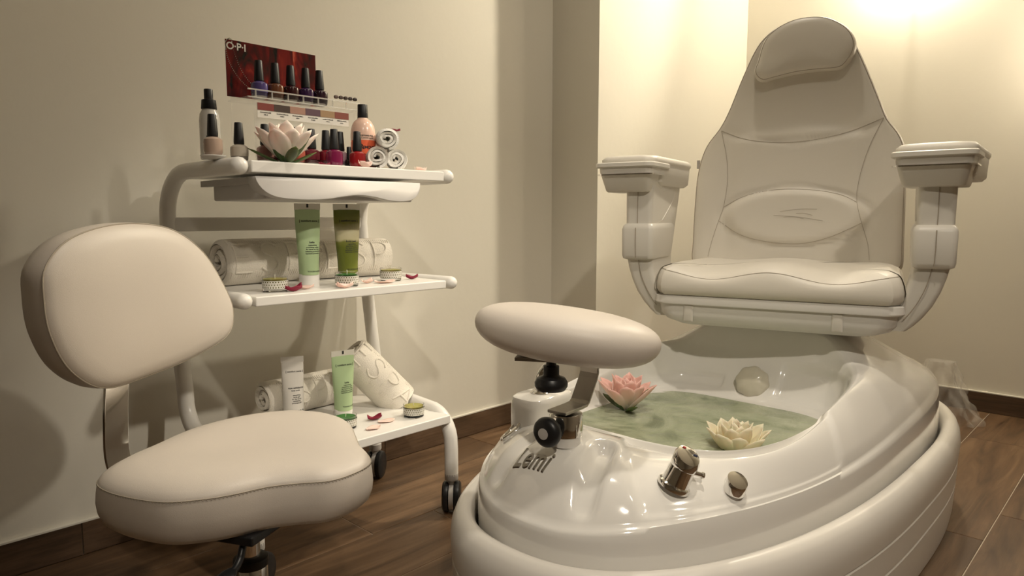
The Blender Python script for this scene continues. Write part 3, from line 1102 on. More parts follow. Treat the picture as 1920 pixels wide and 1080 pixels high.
# arms: curved support rising from the seat pan, sleeve, side panel, tray cap, padded top
def arm(sgn, swing):
    y0 = 0.310 * sgn

    def yy(y):
        return y * sgn
    sup = B()
    rows = []
    for (z, yc, hw, xa, xb_, r_) in ((0.500, 0.238, 0.030, 0.03, 0.15, 0.012), (0.512, 0.252, 0.030, 0.03, 0.15, 0.012), (0.530, 0.267, 0.030, 0.026, 0.155, 0.012), (0.555, 0.283, 0.030, 0.022, 0.165, 0.012), (0.585, 0.296, 0.030, 0.02, 0.178, 0.012),
                                     (0.615, 0.304, 0.031, 0.018, 0.19, 0.012), (0.64, 0.308, 0.032, 0.018, 0.20, 0.012), (0.72, 0.310, 0.033, 0.018, 0.235, 0.012), (0.80, 0.310, 0.034, 0.018, 0.265, 0.012), (0.822, 0.310, 0.034, 0.018, 0.27, 0.012)):
        rows.append([(x, yy(y), z) for x, y in rrect(xa, xb_, yc - hw, yc + hw, r_, 5)])
    sup.loft(rows)
    s_o = sup.obj('arm_support', 'chair_plastic', ch, sharp=40)
    # seam line down the front of the support
    pth = [(0.0155 if z > 0.6 else 0.0155 + (0.6 - z) * 0.10, yy(yc), z) for z, yc in ((0.80, 0.312), (0.72, 0.312), (0.64, 0.308), (0.60, 0.300), (0.57, 0.289), (0.545, 0.276), (0.525, 0.262))]
    pth = [(0.0172 if z > 0.6 else x, y, z) for x, y, z in pth]
    B().tube(spline(pth, 30, False), 0.0010, 6).obj('seam', 'seam', s_o)
    sl = B()
    sl.loft([[(x, yy(y), z) for x, y in rrect(xa, xb_, 0.309 - hw, 0.309 + hw, 0.012, 5)] for (z, hw, xa, xb_) in
             ((0.634, 0.031, 0.010, 0.16), (0.637, 0.037, 0.005, 0.165), (0.645, 0.039, 0.002, 0.17), (0.708, 0.040, 0.002, 0.20), (0.716, 0.038, 0.005, 0.20), (0.722, 0.033, 0.012, 0.20))])
    sl_o = sl.obj('arm_sleeve', 'chair_plastic', ch, sharp=40)
    B().tube([(0.0010, yy(0.311), 0.712), (0.0006, yy(0.311), 0.675), (0.0012, yy(0.310), 0.640)], 0.0010, 6).obj('seam', 'seam', sl_o)
    # moulded recess lines on the outer panel
    sy = yy(0.310 - 0.0345) if sgn > 0 else yy(0.310 + 0.0345)
    for q in (0,):
        loop = [(0.105, 0.730), (0.17, 0.765), (0.205, 0.790), (0.215, 0.806), (0.195, 0.812), (0.15, 0.808), (0.105, 0.800)]
        inn = yy(0.2765)
        B().tube(spline([(x, inn, z) for x, z in loop], 40, False), 0.0011, 8, (True, True)).obj('moulded_rib', 'chair_plastic', s_o)
        B().tube(spline([(x, yy(0.2778), z) for x, z in ((0.06, 0.722), (0.13, 0.735), (0.20, 0.765), (0.248, 0.792))], 30, False), 0.0012, 8, (True, True)).obj('moulded_rib', 'chair_plastic', s_o)
    # tray cap and top pad share a frame swung about the post
    F4 = Matrix.Translation((0.05, y0, 0)) @ Matrix.Rotation(R(swing), 4, 'Z') @ Matrix.Translation((-0.05, -y0, 0))
    yc = (0.335 if sgn > 0 else -0.307)

    def lf(rows_, name, mt, par, sharp=40):
        bb = B()
        bb.loft([[F4 @ Vector((x, y, z)) for x, y in rrect(xa, xb_, yc - hw, yc + hw, r_, 8)] for (xa, xb_, hw, r_, z) in rows_])
        return bb.obj(name, mt, par, sharp=sharp)
    cap = lf([(0.005, 0.10, 0.053, 0.012, 0.798), (0.000, 0.10, 0.056, 0.014, 0.801), (-0.012, 0.11, 0.064, 0.016, 0.835), (-0.016, 0.11, 0.067, 0.016, 0.846), (-0.018, 0.11, 0.068, 0.018, 0.856)], 'tray_cap', 'chair_plastic', ch)
    lf([(-0.020, 0.08, 0.074, 0.02, 0.838), (-0.020, 0.08, 0.074, 0.02, 0.8408)], 'trim_strip', 'chrome', cap)
    lf([(-0.022, 0.115, 0.073, 0.02, 0.856), (-0.0245, 0.115, 0.0755, 0.02, 0.858), (-0.0245, 0.115, 0.0755, 0.02, 0.866), (-0.022, 0.115, 0.073, 0.02, 0.868)], 'tray_lip', 'chair_plastic', cap)
    body = lf([(0.05, 0.285, 0.060, 0.03, 0.815), (0.04, 0.297, 0.067, 0.03, 0.823), (0.03, 0.300, 0.069, 0.03, 0.860), (0.03, 0.300, 0.069, 0.03, 0.864)], 'arm_rest_tray', 'chair_plastic', ch)
    lf([(0.00, 0.300, 0.069, 0.03, 0.864), (-0.004, 0.303, 0.072, 0.03, 0.870), (-0.004, 0.303, 0.072, 0.03, 0.877), (0.004, 0.296, 0.065, 0.03, 0.884), (0.03, 0.275, 0.045, 0.025, 0.887)], 'arm_pad', 'leather_chair', ch, 60)


arm(1, -3)
arm(-1, -10)
#==PART3==

# ------------------------------------------------------------------ stool
SX, SY = 0.44, 0.955
st = thing('saddle_stool', 'cream saddle stool with backrest on chrome column beside the trolley', 'stool', (0.4136, 0.8977, 0.0444))
st.scale = (0.94, 0.94, 0.94)
DB = -0.0472                                     # base parts stand lower by this much
SR = [(.238, .92), (.242, .869), (.27, .807), (.306, .78), (.338, .768), (.374, .761), (.406, .744), (.437, .724), (.472, .725), (.503, .738), (.519, .763), (.531, .801), (.556, .851), (.578, .899),
      (.580, .952), (.553, 1.003), (.509, 1.029), (.461, 1.038), (.41, 1.033), (.358, 1.016), (.305, .985), (.262, .954)]
SO = [(x * 1.125 - SX, y * 1.125 - SY) for x, y in SR]


def dish(p, s_, h_):
    if h_ < 0.375:
        return 0
    d_ = Vector((0.45, -0.893))
    side = p.x * 0.893 + p.y * 0.45 - 0.01
    return -0.006 * math.exp(-(side / 0.05) ** 2) * max(0.0, 1 - s_) ** 0.5


SP = [(0, 0.318), (0.6, 0.316), (0.86, 0.314), (0.94, 0.317), (0.985, 0.325), (1.012, 0.338), (1.020, 0.352), (1.014, 0.366), (1.006, 0.376), (1.0, 0.380), (0.99, 0.3835), (0.96, 0.389), (0.88, 0.396), (0.75, 0.400), (0.6, 0.402), (0.4, 0.402), (0.2, 0.401), (0, 0.401)]
sb, O, c = pad(SO, SP, lambda a, b_, h_: (a, b_, h_), 120, dish)
seat = sb.obj('seat', 'leather', st, sharp=80)
# stitched seam: short dashes round the edge
sm = B()
ring_ = [Vector(((c + (p - c) * 1.004).x, (c + (p - c) * 1.004).y, 0.3790)) for p in spline([(p.x, p.y, 0) for p in O], 240)]
sm.tube(ring_, 0.0007, 6, closed=True)
for i in range(240):
    a = ring_[i].lerp(ring_[(i + 1) % 240], 0.15)
    b_ = ring_[i].lerp(ring_[(i + 1) % 240], 0.75)
    sm.tube([a + Vector((0, 0, -0.0004)), b_ + Vector((0, 0, -0.0024))], 0.0008, 4)
sm.obj('seam', 'stitch', seat)
# under-seat plate, gas column, lever
B().box(-0.085, 0.085, -0.07, 0.07, 0.303, 0.317).xf(Matrix.Rotation(R(27), 4, 'Z')).obj('seat_plate', 'black', st, smooth=False, bevel=0.003)
B().lathe([(0.022, 0.285), (0.026, 0.304)], 28).obj('column_socket', 'black', st)
B().lathe([(0.0135, 0.22), (0.0135, 0.296)], 28).obj('gas_rod', 'chrome', st)
B().lathe([(0.016, 0.225), (0.0245, 0.227), (0.0255, 0.233), (0.0245, 0.239), (0.015, 0.241)], 30).obj('column_ring', 'black', st)
B().lathe([(0.0225, 0.080 + DB), (0.0235, 0.082 + DB), (0.0235, 0.226), (0.0225, 0.228)], 30).obj('column', 'chrome', st)
lv = [(-0.03, -0.055, 0.304), (-0.045, -0.075, 0.296), (-0.052, -0.082, 0.286), (-0.062, -0.090, 0.279), (-0.075, -0.098, 0.276)]
lever = B()
lever.tube(spline(lv, 20, False), 0.005, 10)
lever.obj('lever', 'black', st)
pdl = B()
P = spline([(-0.068, -0.092, 0.279), (-0.085, -0.104, 0.275), (-0.115, -0.126, 0.266), (-0.150, -0.150, 0.258)], 14, False)
pdl.loft([[p + Vector((0.55, -0.83, 0)) * (0.014 * k * math.cos(t)) + Vector((0, 0, 0.0055 * k * math.sin(t))) for t in [2 * PI * j / 12 for j in range(12)]] for p, k in zip(P, [0.5, 0.8, 0.95] + [1.0] * 9 + [0.9, 0.6])])
pdl.obj('lever_grip', 'black', st)
# five-legged base below the frame
for i in range(5):
    a = R(-75 + 72 * i)
    dx, dy = math.cos(a), math.sin(a)
    L = 0.215
    leg = B()
    leg.loft([[(dx * q + -dy * w_ * cy_, dy * q + dx * w_ * cy_, z + cz * h_) for cy_, cz in ((-1, -1), (1, -1), (0.8, 1), (-0.8, 1))] for q, w_, z, h_ in ((0.015, 0.020, 0.085 + DB, 0.016), (0.10, 0.017, 0.075 + DB, 0.012), (L, 0.012, 0.062 + DB, 0.008))])
    lo = leg.obj('base_leg', 'chrome', st, smooth=False, bevel=0.003)
    cw = B()
    for sd in (-1, 1):
        m4 = frame((dx * L - dy * 0.011 * sd, dy * L + dx * 0.011 * sd, 0.0255 + DB), (0, 0, 1), (-dy * sd, dx * sd, 0))
        cw.lathe([(0.022, -0.007), (0.0252, -0.004), (0.0252, 0.004), (0.020, 0.008), (0.006, 0.009)], 24, m4)
    cw.lathe([(0.012, 0.03 + DB), (0.012, 0.056 + DB)], 16, Matrix.Translation((dx * L, dy * L, 0)))
    cw.obj('caster', 'black', lo)
# chrome strap rising behind the seat to the backrest
dS = Vector((0.454, -0.891, 0))
wS = Vector((0.891, 0.454, 0))
bc = Vector((0.352 - SX, 1.205 - SY, 0))
pth = spline([Vector((0, 0.03, 0.305)), Vector((0, 0.03, 0.305)) - dS * 0.10, bc + Vector((0, 0, 0.308)) + dS * 0.02, bc - dS * 0.012 + Vector((0, 0, 0.345)), bc - dS * 0.012 + Vector((0, 0, 0.42)), bc - dS * 0.004 + Vector((0, 0, 0.50)), bc - dS * 0.008 + Vector((0, 0, 0.60))], 40, False)
strap(pth, wS, 0.046, 0.005).obj('back_strap', 'chrome', st, smooth=True, bevel=0.001, sharp=40)
BO2 = [(-0.158, 0.624), (-0.148, 0.669), (-0.100, 0.708), (-0.010, 0.727), (0.090, 0.718), (0.162, 0.676), (0.208, 0.610), (0.226, 0.556), (0.200, 0.512), (0.104, 0.489), (0.007, 0.479), (-0.080, 0.478), (-0.132, 0.515), (-0.156, 0.571)]
bcen = Vector((0.387 - SX, 1.217 - SY, 0))


def bplace(s_, z, h_):
    return bcen + wS * s_ + dS * (h_ - 0.10 * (z - 0.6)) + Vector((0, 0, z))


bp2, O, c = pad(BO2, [(0, -0.060), (0.75, -0.060), (0.93, -0.055), (0.99, -0.044), (1.012, -0.028), (1.014, -0.014), (1.004, -0.003), (1.0, 0.0), (0.985, 0.003), (0.93, 0.008), (0.8, 0.013), (0.5, 0.017), (0.2, 0.018), (0, 0.018)], bplace, 110)
br = bp2.obj('backrest', 'leather', st, sharp=80)
B().tube([bplace(*(c + (p - c) * 1.002).xy, 0.0004) for p in O], 0.0012, 6, closed=True).obj('seam', 'stitch', br)

# ------------------------------------------------------------------ trolley
TX, TY = 0.86, 1.45
tr = thing('salon_trolley', 'white tubular three-tier salon trolley on casters against the wall', 'trolley', (TX, TY, 0))
FV = 1.27 - TY                                   # front edge of the shelves
TR = 0.0172
for sgn, u in ((-1, 0.598), (1, 1.112)):
    x = u - TX
    vb = 1.648 - TY
    path = [(x, FV + 0.012, 0.834), (x, 1.40 - TY, 0.834), (x, 1.53 - TY, 0.834)]
    path += [(x, 1.53 - TY + 0.115 * math.sin(a), 0.834 - 0.10 * (1 - math.cos(a))) for a in [R(k * 10) for k in range(1, 9)]]
    path += [(x, vb - 0.002, 0.72), (x, vb - 0.022, 0.55), (x, vb - 0.046, 0.40), (x, vb - 0.056, 0.345)]
    path += [(x, vb - 0.056 - 0.07 * (1 - math.cos(a)), 0.335 - 0.075 * math.sin(a)) for a in [R(k * 12) for k in range(1, 8)]]
    path += [(x, 1.45 - TY, 0.257), (x, 1.36 - TY, 0.252)]
    path += [(x, 1.35 - TY - 0.075 * math.sin(a), 0.252 - 0.075 * (1 - math.cos(a))) for a in [R(k * 10) for k in range(1, 9)]]
    path += [(x, 1.274 - TY, 0.16), (x, 1.274 - TY, 0.094)]
    B().tube(path, TR, 16, (True, False)).obj('side_tube', 'white_metal', tr, sharp=60)
    # round-ended arm carrying the middle shelf
    ax_ = x + sgn * 0.004
    B().tube([(ax_, FV + 0.004, 0.578), (ax_, FV + 0.05, 0.578), (ax_, vb - 0.02, 0.574)], 0.0155, 16, (True, False)).obj('shelf_arm', 'white_metal', tr, sharp=60)
    # rear leg stub
    B().lathe([(0.013, 0.09), (0.013, 0.245)], 16, Matrix.Translation((x, 1.60 - TY, 0))).obj('rear_leg', 'white_metal', tr)
    for (yy_, rz) in ((1.274, R(-46) if sgn > 0 else R(-60)), (1.60, R(-52))):
        cs = B()
        cs.lathe([(0.0165, 0.082), (0.0172, 0.084), (0.0172, 0.098), (0.0155, 0.099)], 20)
        cs.lathe([(0.010, 0.050), (0.010, 0.084)], 14)
        m4 = Matrix.Translation((x, yy_ - TY, 0)) @ Matrix.Rotation(rz, 4, 'Z')
        cs.xf(m4)
        fork = cs.obj('caster_stem', 'grey_plastic', tr)
        hub = B()
        hub.lathe([(0.034, -0.006), (0.0345, -0.0055), (0.0345, 0.0055), (0.034, 0.006)], 30, m4 @ frame((0, 0, 0.038), (0, 0, 1), (1, 0, 0)))
        hub.obj('caster_hub', 'grey_plastic', tr)
        for sd in (-1, 1):
            wl = B()
            wl.lathe([(0.030, 0.007), (0.0375, 0.008), (0.0385, 0.012), (0.0375, 0.019), (0.033, 0.0225), (0.008, 0.0235)], 30, m4 @ frame((0, 0, 0.0385), (0, 0, 1), (sd, 0, 0)))
            wl.obj('caster_wheel', 'black', tr)
xl, xr = 0.617 - TX, 1.094 - TX
B().box(xl, xr, FV, 1.60 - TY, 0.822, 0.845).obj('top_shelf', 'shelf_board', tr, smooth=False, bevel=0.0025)
B().box(xl - 0.002, xr + 0.002, FV - 0.002, 1.60 - TY, 0.566, 0.585).obj('middle_shelf', 'shelf_board', tr, smooth=False, bevel=0.0025)
B().box(xl, xr + 0.012, FV - 0.002, 1.60 - TY, 0.229, 0.250).obj('lower_shelf', 'shelf_board', tr, smooth=False, bevel=0.0025)
B().box(0.598 - TX, 1.112 - TX, 1.632 - TY, 1.648 - TY, 0.705, 0.737).obj('back_rail', 'white_metal', tr, smooth=False, bevel=0.003)
# drawer under the top shelf: box, and a moulded front with a scooped grip
B().box(0.650 - TX, 1.010 - TX, 1.285 - TY, 1.52 - TY, 0.772, 0.812).obj('drawer_box', 'drawer_grey', tr, smooth=False, bevel=0.004)
prof = [(0.622, 0.815), (0.624, 0.806), (0.634, 0.792), (0.652, 0.780), (0.680, 0.774), (0.73, 0.772), (0.775, 0.7745), (0.81, 0.780), (0.85, 0.7845), (0.89, 0.781), (0.925, 0.7745), (0.96, 0.772), (0.99, 0.776), (1.008, 0.788), (1.014, 0.804), (1.014, 0.815)]
N_ = spline([(a, b_, 0) for a, b_ in prof], 50, False)
df = B()
rr = []
for (y, k) in ((1.300, 1.0), (1.272, 1.0), (1.266, 0.985), (1.264, 0.96)):
    rr.append([(p.x - TX, y - TY, 0.815 - (0.815 - p.y) * k) for p in N_])
df.loft(rr, False, True, closed=False)
for ring_ in (rr[0],):
    pass
fo = df.obj('drawer_front', 'drawer_grey', tr, sharp=50, solid=0.003)
B().box(0.640 - TX, 0.655 - TX, 1.33 - TY, 1.56 - TY, 0.803, 0.816).obj('drawer_runner', 'grey_plastic', tr, smooth=False)
B().box(1.005 - TX, 1.020 - TX, 1.33 - TY, 1.56 - TY, 0.803, 0.816).obj('drawer_runner', 'grey_plastic', tr, smooth=False)

# ------------------------------------------------------------------ nail varnish display
Z1, Z2, Z3 = 0.845, 0.585, 0.250               # the three shelf tops
dp = thing('varnish_display', 'clear two-step display stand with glossy red backdrop card', 'display', (0.79, 1.46, Z1))
DX, DY, DZ = 0.79, 1.46, Z1
# backdrop card and its print
card = B().box(0.675 - DX, 0.889 - DX, 1.487 - DY, 1.489 - DY, 0.995 - DZ, 1.114 - DZ).obj('backdrop_card', 'red_satin_print', dp, smooth=False, bevel=0.0008, label='glossy red satin printed card')
t_ = text('O\u00b7P\u00b7I', 0.021, 0.0, 0, 1.0)
t_.xf(frame((0.6985 - DX, 1.4866 - DY, 1.1005 - DZ), (1, 0, 0), (0, -1, 0))).obj('lettering', 'label_white', card, smooth=False)
bd_ = B()
for pts in ([(0.688, 1.1135), (0.692, 1.09), (0.703, 1.06), (0.718, 1.037), (0.736, 1.020)], [(0.6755, 1.091), (0.679, 1.072), (0.692, 1.046), (0.710, 1.026), (0.730, 1.013)], [(0.6755, 1.091), (0.674, 1.105), (0.682, 1.1155), (0.688, 1.1135)]):
    for p in spline([(a, b_, 0) for a, b_ in pts], 26, False):
        bd_.lathe([(0.0004, -0.0013), (0.0013, 0), (0.0004, 0.0013)], 6, Matrix.Translation((p.x - DX, 1.4845 - DY, p.y - DZ)))
bd_.obj('bead_chain', 'chrome', card, smooth=False)
B().box(0.684 - DX, 0.930 - DX, 1.4905 - DY, 1.4925 - DY, 0.0005, 0.995 - DZ).obj('back_panel', 'acrylic', dp, smooth=False)
up = B()
up.box(0.676 - DX, 0.945 - DX, 1.395 - DY, 1.487 - DY, 0.983 - DZ, 0.9855 - DZ)
up.obj('upper_step', 'acrylic', dp, smooth=False)
rl = B()
rl.box(0.676 - DX, 0.948 - DX, 1.3925 - DY, 1.3965 - DY, 0.9985 - DZ, 1.001 - DZ)
rl.box(0.676 - DX, 0.948 - DX, 1.3925 - DY, 1.3965 - DY, 0.983 - DZ, 0.985 - DZ)
for q in range(7):
    rl.box(0.692 - DX + q * 0.0362, 0.6935 - DX + q * 0.0362, 1.3925 - DY, 1.3965 - DY, 0.985 - DZ, 0.9985 - DZ)
rl.obj('step_rail', 'acrylic_edge', dp, smooth=False)
B().box(0.690 - DX, 0.935 - DX, 1.398 - DY, 1.4 - DY, 0.003, 0.982 - DZ).obj('riser', 'acrylic', dp, smooth=False)
B().box(0.676 - DX, 0.900 - DX, 1.345 - DY, 1.40 - DY, 0.0005, 0.003).obj('lower_step', 'acrylic', dp, smooth=False)
# colour strip on the riser: six printed cells
SWC = [(0.24, 0.055, 0.045), (0.075, 0.050, 0.040), (0.42, 0.24, 0.18), (0.13, 0.075, 0.095), (0.38, 0.25, 0.14), (0.26, 0.085, 0.065)]
strip = B().box(0.695 - DX, 0.915 - DX, 1.3945 - DY, 1.3955 - DY, 0.944 - DZ, 0.9745 - DZ).obj('colour_strip', 'label_white', dp, smooth=False)
for i in range(6):
    mat('swatch_%d' % i, SWC[i], 0.4)
    x0 = 0.6955 - DX + i * 0.0366
    B().box(x0, x0 + 0.0362, 1.3938 - DY, 1.3946 - DY, 0.9595 - DZ, 0.974 - DZ).obj('swatch', 'swatch_%d' % i, strip, smooth=False)
    pr_ = B()
    rnd_ = random.Random(i)
    for row_, (zz_, ww) in enumerate(((0.954, 0.024), (0.9495, 0.008))):
        xx = x0 + 0.018 - ww / 2
        while xx < x0 + 0.018 + ww / 2:
            l_ = rnd_.uniform(0.0008, 0.0022)
            pr_.box(xx, xx + l_, 1.3941 - DY, 1.3945 - DY, zz_ - DZ, zz_ + rnd_.uniform(0.0012, 0.0022) - DZ)
            xx += l_ + 0.0007
    pr_.obj('small_print', 'ink', strip, smooth=False)
for i, hz in enumerate((0.14, 0.10, 0.07, 0.05, 0.04)):
    mat('nail_%d' % i, (hz, hz * 0.7, hz * 0.6), 0.2)
    q = B()
    q.lathe([(0.0005, -0.006), (0.0035, -0.004), (0.0045, 0), (0.0035, 0.004), (0.0005, 0.006)], 12, frame((0.888 - DX + i * 0.0125, 1.402 - DY, 1.009 - DZ), (0, 0, 1), (1, 0, 0.1)))
    q.obj('nail_sample', 'nail_%d' % i, dp)

# ------------------------------------------------------------------ varnish bottles
glassb = [(0.012, 0.0), (0.0145, 0.0015), (0.0165, 0.006), (0.0172, 0.012), (0.0172, 0.026), (0.0165, 0.031), (0.012, 0.0345), (0.008, 0.036), (0.0075, 0.038)]


def bottle(label, u, v, z, col, clear=True, group='nail varnish bottles on the top shelf', name='varnish_bottle', sc=1.0, tint=None):
    t = thing(name, label, 'bottle', (u, v, z), random.uniform(-0.2, 0.2), group)
    key = 'varnish_%s' % (tint or label[:14].replace(' ', '_'))
    if key not in M:
        mat(key, col, 0.15, coat=0.5)
    if clear:
        B().lathe([(0.011, 0.0), (0.0140, 0.0012), (0.0158, 0.006), (0.0165, 0.0118)], 28, squar=0.05).obj('glass_base', 'glass', t)
        B().lathe([(0.0120, 0.0060), (0.0150, 0.0122), (0.0166, 0.0126), (0.0170, 0.016), (0.0170, 0.026), (0.0163, 0.031), (0.012, 0.0345), (0.008, 0.036), (0.0075, 0.038)], 28, squar=0.05).obj('varnish', key, t)
    else:
        B().lathe(glassb, 28, squar=0.05).obj('varnish', key, t)
    cp = B()
    rings = []
    for (r_, zz_) in ((0.0092, 0.0365), (0.0098, 0.037), (0.0100, 0.041), (0.0076, 0.0775), (0.0070, 0.0790), (0.0025, 0.0792)):
        rings.append([(r_ * (1 + (0.018 if j % 2 else 0)) * math.cos(2 * PI * j / 36), r_ * (1 + (0.018 if j % 2 else 0)) * math.sin(2 * PI * j / 36), zz_) for j in range(36)])
    cp.loft(rings)
    cp.obj('cap', 'black_cap', t, sharp=40)
    t.scale = (sc, sc, sc)
    return t


G1 = 'varnish bottles on the upper step of the display'
for i, (nm, col) in enumerate((('lavender blue', (0.075, 0.055, 0.19)), ('bronze brown', (0.13, 0.045, 0.020)), ('dark oxblood', (0.030, 0.004, 0.006)), ('deep purple', (0.035, 0.012, 0.055)), ('blackened plum', (0.020, 0.005, 0.014)))):
    bottle('%s varnish bottle with black cap on the upper display step' % nm, (0.714, 0.7505, 0.7865, 0.8225, 0.857)[i], 1.42, 0.9858, col, True, G1, tint=nm)
G2 = 'varnish bottles on the lower step of the display'
LB = (('first', 'pale pink', (0.40, 0.20, 0.18)), ('second', 'rose', (0.30, 0.08, 0.09)), ('third', 'coral', (0.40, 0.10, 0.07)), ('fourth', 'wine', (0.14, 0.02, 0.03)))
for i, (od, nm, col) in enumerate(LB):
    bottle('varnish bottle half hidden behind the lotus, %s from the left on the lower display step' % od, 0.698 + i * 0.0355, 1.372, Z1 + 0.0035, col, True, G2, tint=nm)
bottle('crimson varnish bottle right of the lotus on the lower display step', 0.840, 1.372, Z1 + 0.0035, (0.17, 0.008, 0.018), True, G2, tint='crimson')
bottle('clear varnish bottle with violet tint, rightmost on the lower display step', 0.8755, 1.372, Z1 + 0.0035, (0.42, 0.27, 0.31), True, G2, tint='mauve')
bottle('magenta shimmer varnish bottle standing in front of the display', 0.825, 1.315, Z1, (0.17, 0.010, 0.055), False, tint='magenta')
bottle('bright red varnish bottle in front of the orange remover bottle', 0.883, 1.315, Z1, (0.27, 0.012, 0.015), False, tint='red')
bottle('nude varnish bottle in front of the clear spray bottle', 0.585, 1.36, Z1 + 0.011, (0.46, 0.34, 0.27), False, tint='nude')
bottle('clear varnish bottle with black cap at the left end of the shelf', 0.637, 1.36, Z1, (0.45, 0.40, 0.33), True, tint='clearcoat')
t = bottle('tiny black capped bottle between the red varnish and the display', 0.888, 1.355, Z1, (0.012, 0.012, 0.012), False, tint='black', name='small_bottle', sc=0.62)
# little white saucer hooked on the trolley tube, under the nude varnish
sa = B().lathe([(0.010, 0.0), (0.016, 0.002), (0.024, 0.0068), (0.0235, 0.0082), (0.012, 0.0070), (0.001, 0.0068)], 28).obj('saucer', 'white_metal')
sa.location = (0.585, 1.36, Z1 + 0.0035)
tag(sa, 'small white saucer on the trolley tube under the nude varnish', 'saucer')

# spray bottle
sp_ = thing('spray_bottle', 'clear spray bottle with black pump at the left of the top shelf', 'bottle', (0.606, 1.42, Z1 + 0.0075))
B().lathe([(0.018, 0), (0.0195, 0.003), (0.0195, 0.078), (0.0180, 0.090), (0.0135, 0.099), (0.0125, 0.103)], 30).obj('bottle_body', 'spray_clear', sp_)
B().lathe([(0.0145, 0.100), (0.0150, 0.101), (0.0135, 0.118), (0.0095, 0.1195)], 30).obj('collar', 'black_cap', sp_)
B().lathe([(0.0085, 0.119), (0.0085, 0.138), (0.0078, 0.1395), (0.001, 0.1398)], 24).obj('pump', 'black', sp_)


def wrap(tb, r_, zc, ang=0.0, lift=0.0004):
    """wrap flat text round a vertical cylinder of radius r_, facing -y turned by ang"""
    for i in range(len(tb.v)):
        x, y, z = tb.v[i]
        a = -PI / 2 + x / r_ + ang
        rr_ = r_ + lift + z
        tb.v[i] = (rr_ * math.cos(a), rr_ * math.sin(a), zc + y)
    return tb


wrap(text('nas', 0.016), 0.0195, 0.044, -0.25).obj('lettering', 'ink', sp_, smooth=False)
for k in range(5):
    wrap(text('nail antiseptic spray', 0.0032), 0.0195, 0.030 - k * 0.0045, -0.25).obj('lettering', 'ink', sp_, smooth=False)

# remover bottle
rm = thing('remover_bottle', 'orange polish remover bottle with tall black cap behind rolled towels', 'bottle', (0.933, 1.365, Z1))
RP = [(0.0265, 0), (0.028, 0.003), (0.028, 0.066)]
B().lathe(RP, 36, cap1=True).obj('liquid', 'remover_liquid', rm)
B().lathe([(0.0281, 0.066), (0.0281, 0.078), (0.0272, 0.090), (0.0245, 0.101), (0.0190, 0.110), (0.0125, 0.115), (0.0115, 0.118)], 36).obj('bottle_top', 'remover_clear', rm)
B().lathe([(0.0118, 0.117), (0.0120, 0.118), (0.0110, 0.1465), (0.0105, 0.1475), (0.001, 0.1478)], 28).obj('cap', 'black_cap', rm, sharp=35)
wa = -0.30
wrap(text('R', 0.0150), 0.028, 0.0505, wa - 0.42).obj('lettering', 'ink', rm, smooth=False)
wrap(text('EMOVER', 0.0088, 0, 0, 0.9), 0.028, 0.0495, wa + 0.24).obj('lettering', 'ink', rm, smooth=False)
wrap(text('ACETONE-FREE', 0.0048), 0.0281, 0.0755, wa).obj('lettering', 'ink', rm, smooth=False)
wrap(text('NAIL LACQUER REMOVER', 0.0030), 0.0281, 0.0705, wa).obj('lettering', 'ink', rm, smooth=False)
for k, s_ in enumerate(('POLISH LACQUER', '4 FL. OZ. 120 mL')):
    wrap(text(s_, 0.0036), 0.028, 0.034 - k * 0.009, wa).obj('lettering', 'ink', rm, smooth=False)


# ------------------------------------------------------------------ rolled towels
STROKES = {
    'E': [[(0.08, 0.0), (0.08, 1.0)], [(0.08, 1.0), (0.55, 1.0)], [(0.08, 0.52), (0.45, 0.52)], [(0.08, 0.0), (0.58, 0.0)]],
    'S': [[(0.58, 0.86), (0.45, 0.99), (0.22, 0.97), (0.09, 0.80), (0.18, 0.60), (0.42, 0.47), (0.57, 0.28), (0.50, 0.06), (0.28, -0.02), (0.06, 0.12)]],
    'P': [[(0.10, 0.0), (0.10, 1.0)], [(0.10, 1.0), (0.38, 0.99), (0.58, 0.84), (0.56, 0.62), (0.36, 0.48), (0.10, 0.47)]],
    'A': [[(0.0, 0.0), (0.32, 1.0)], [(0.32, 1.0), (0.66, 0.0)], [(0.12, 0.36), (0.54, 0.36)]],
}

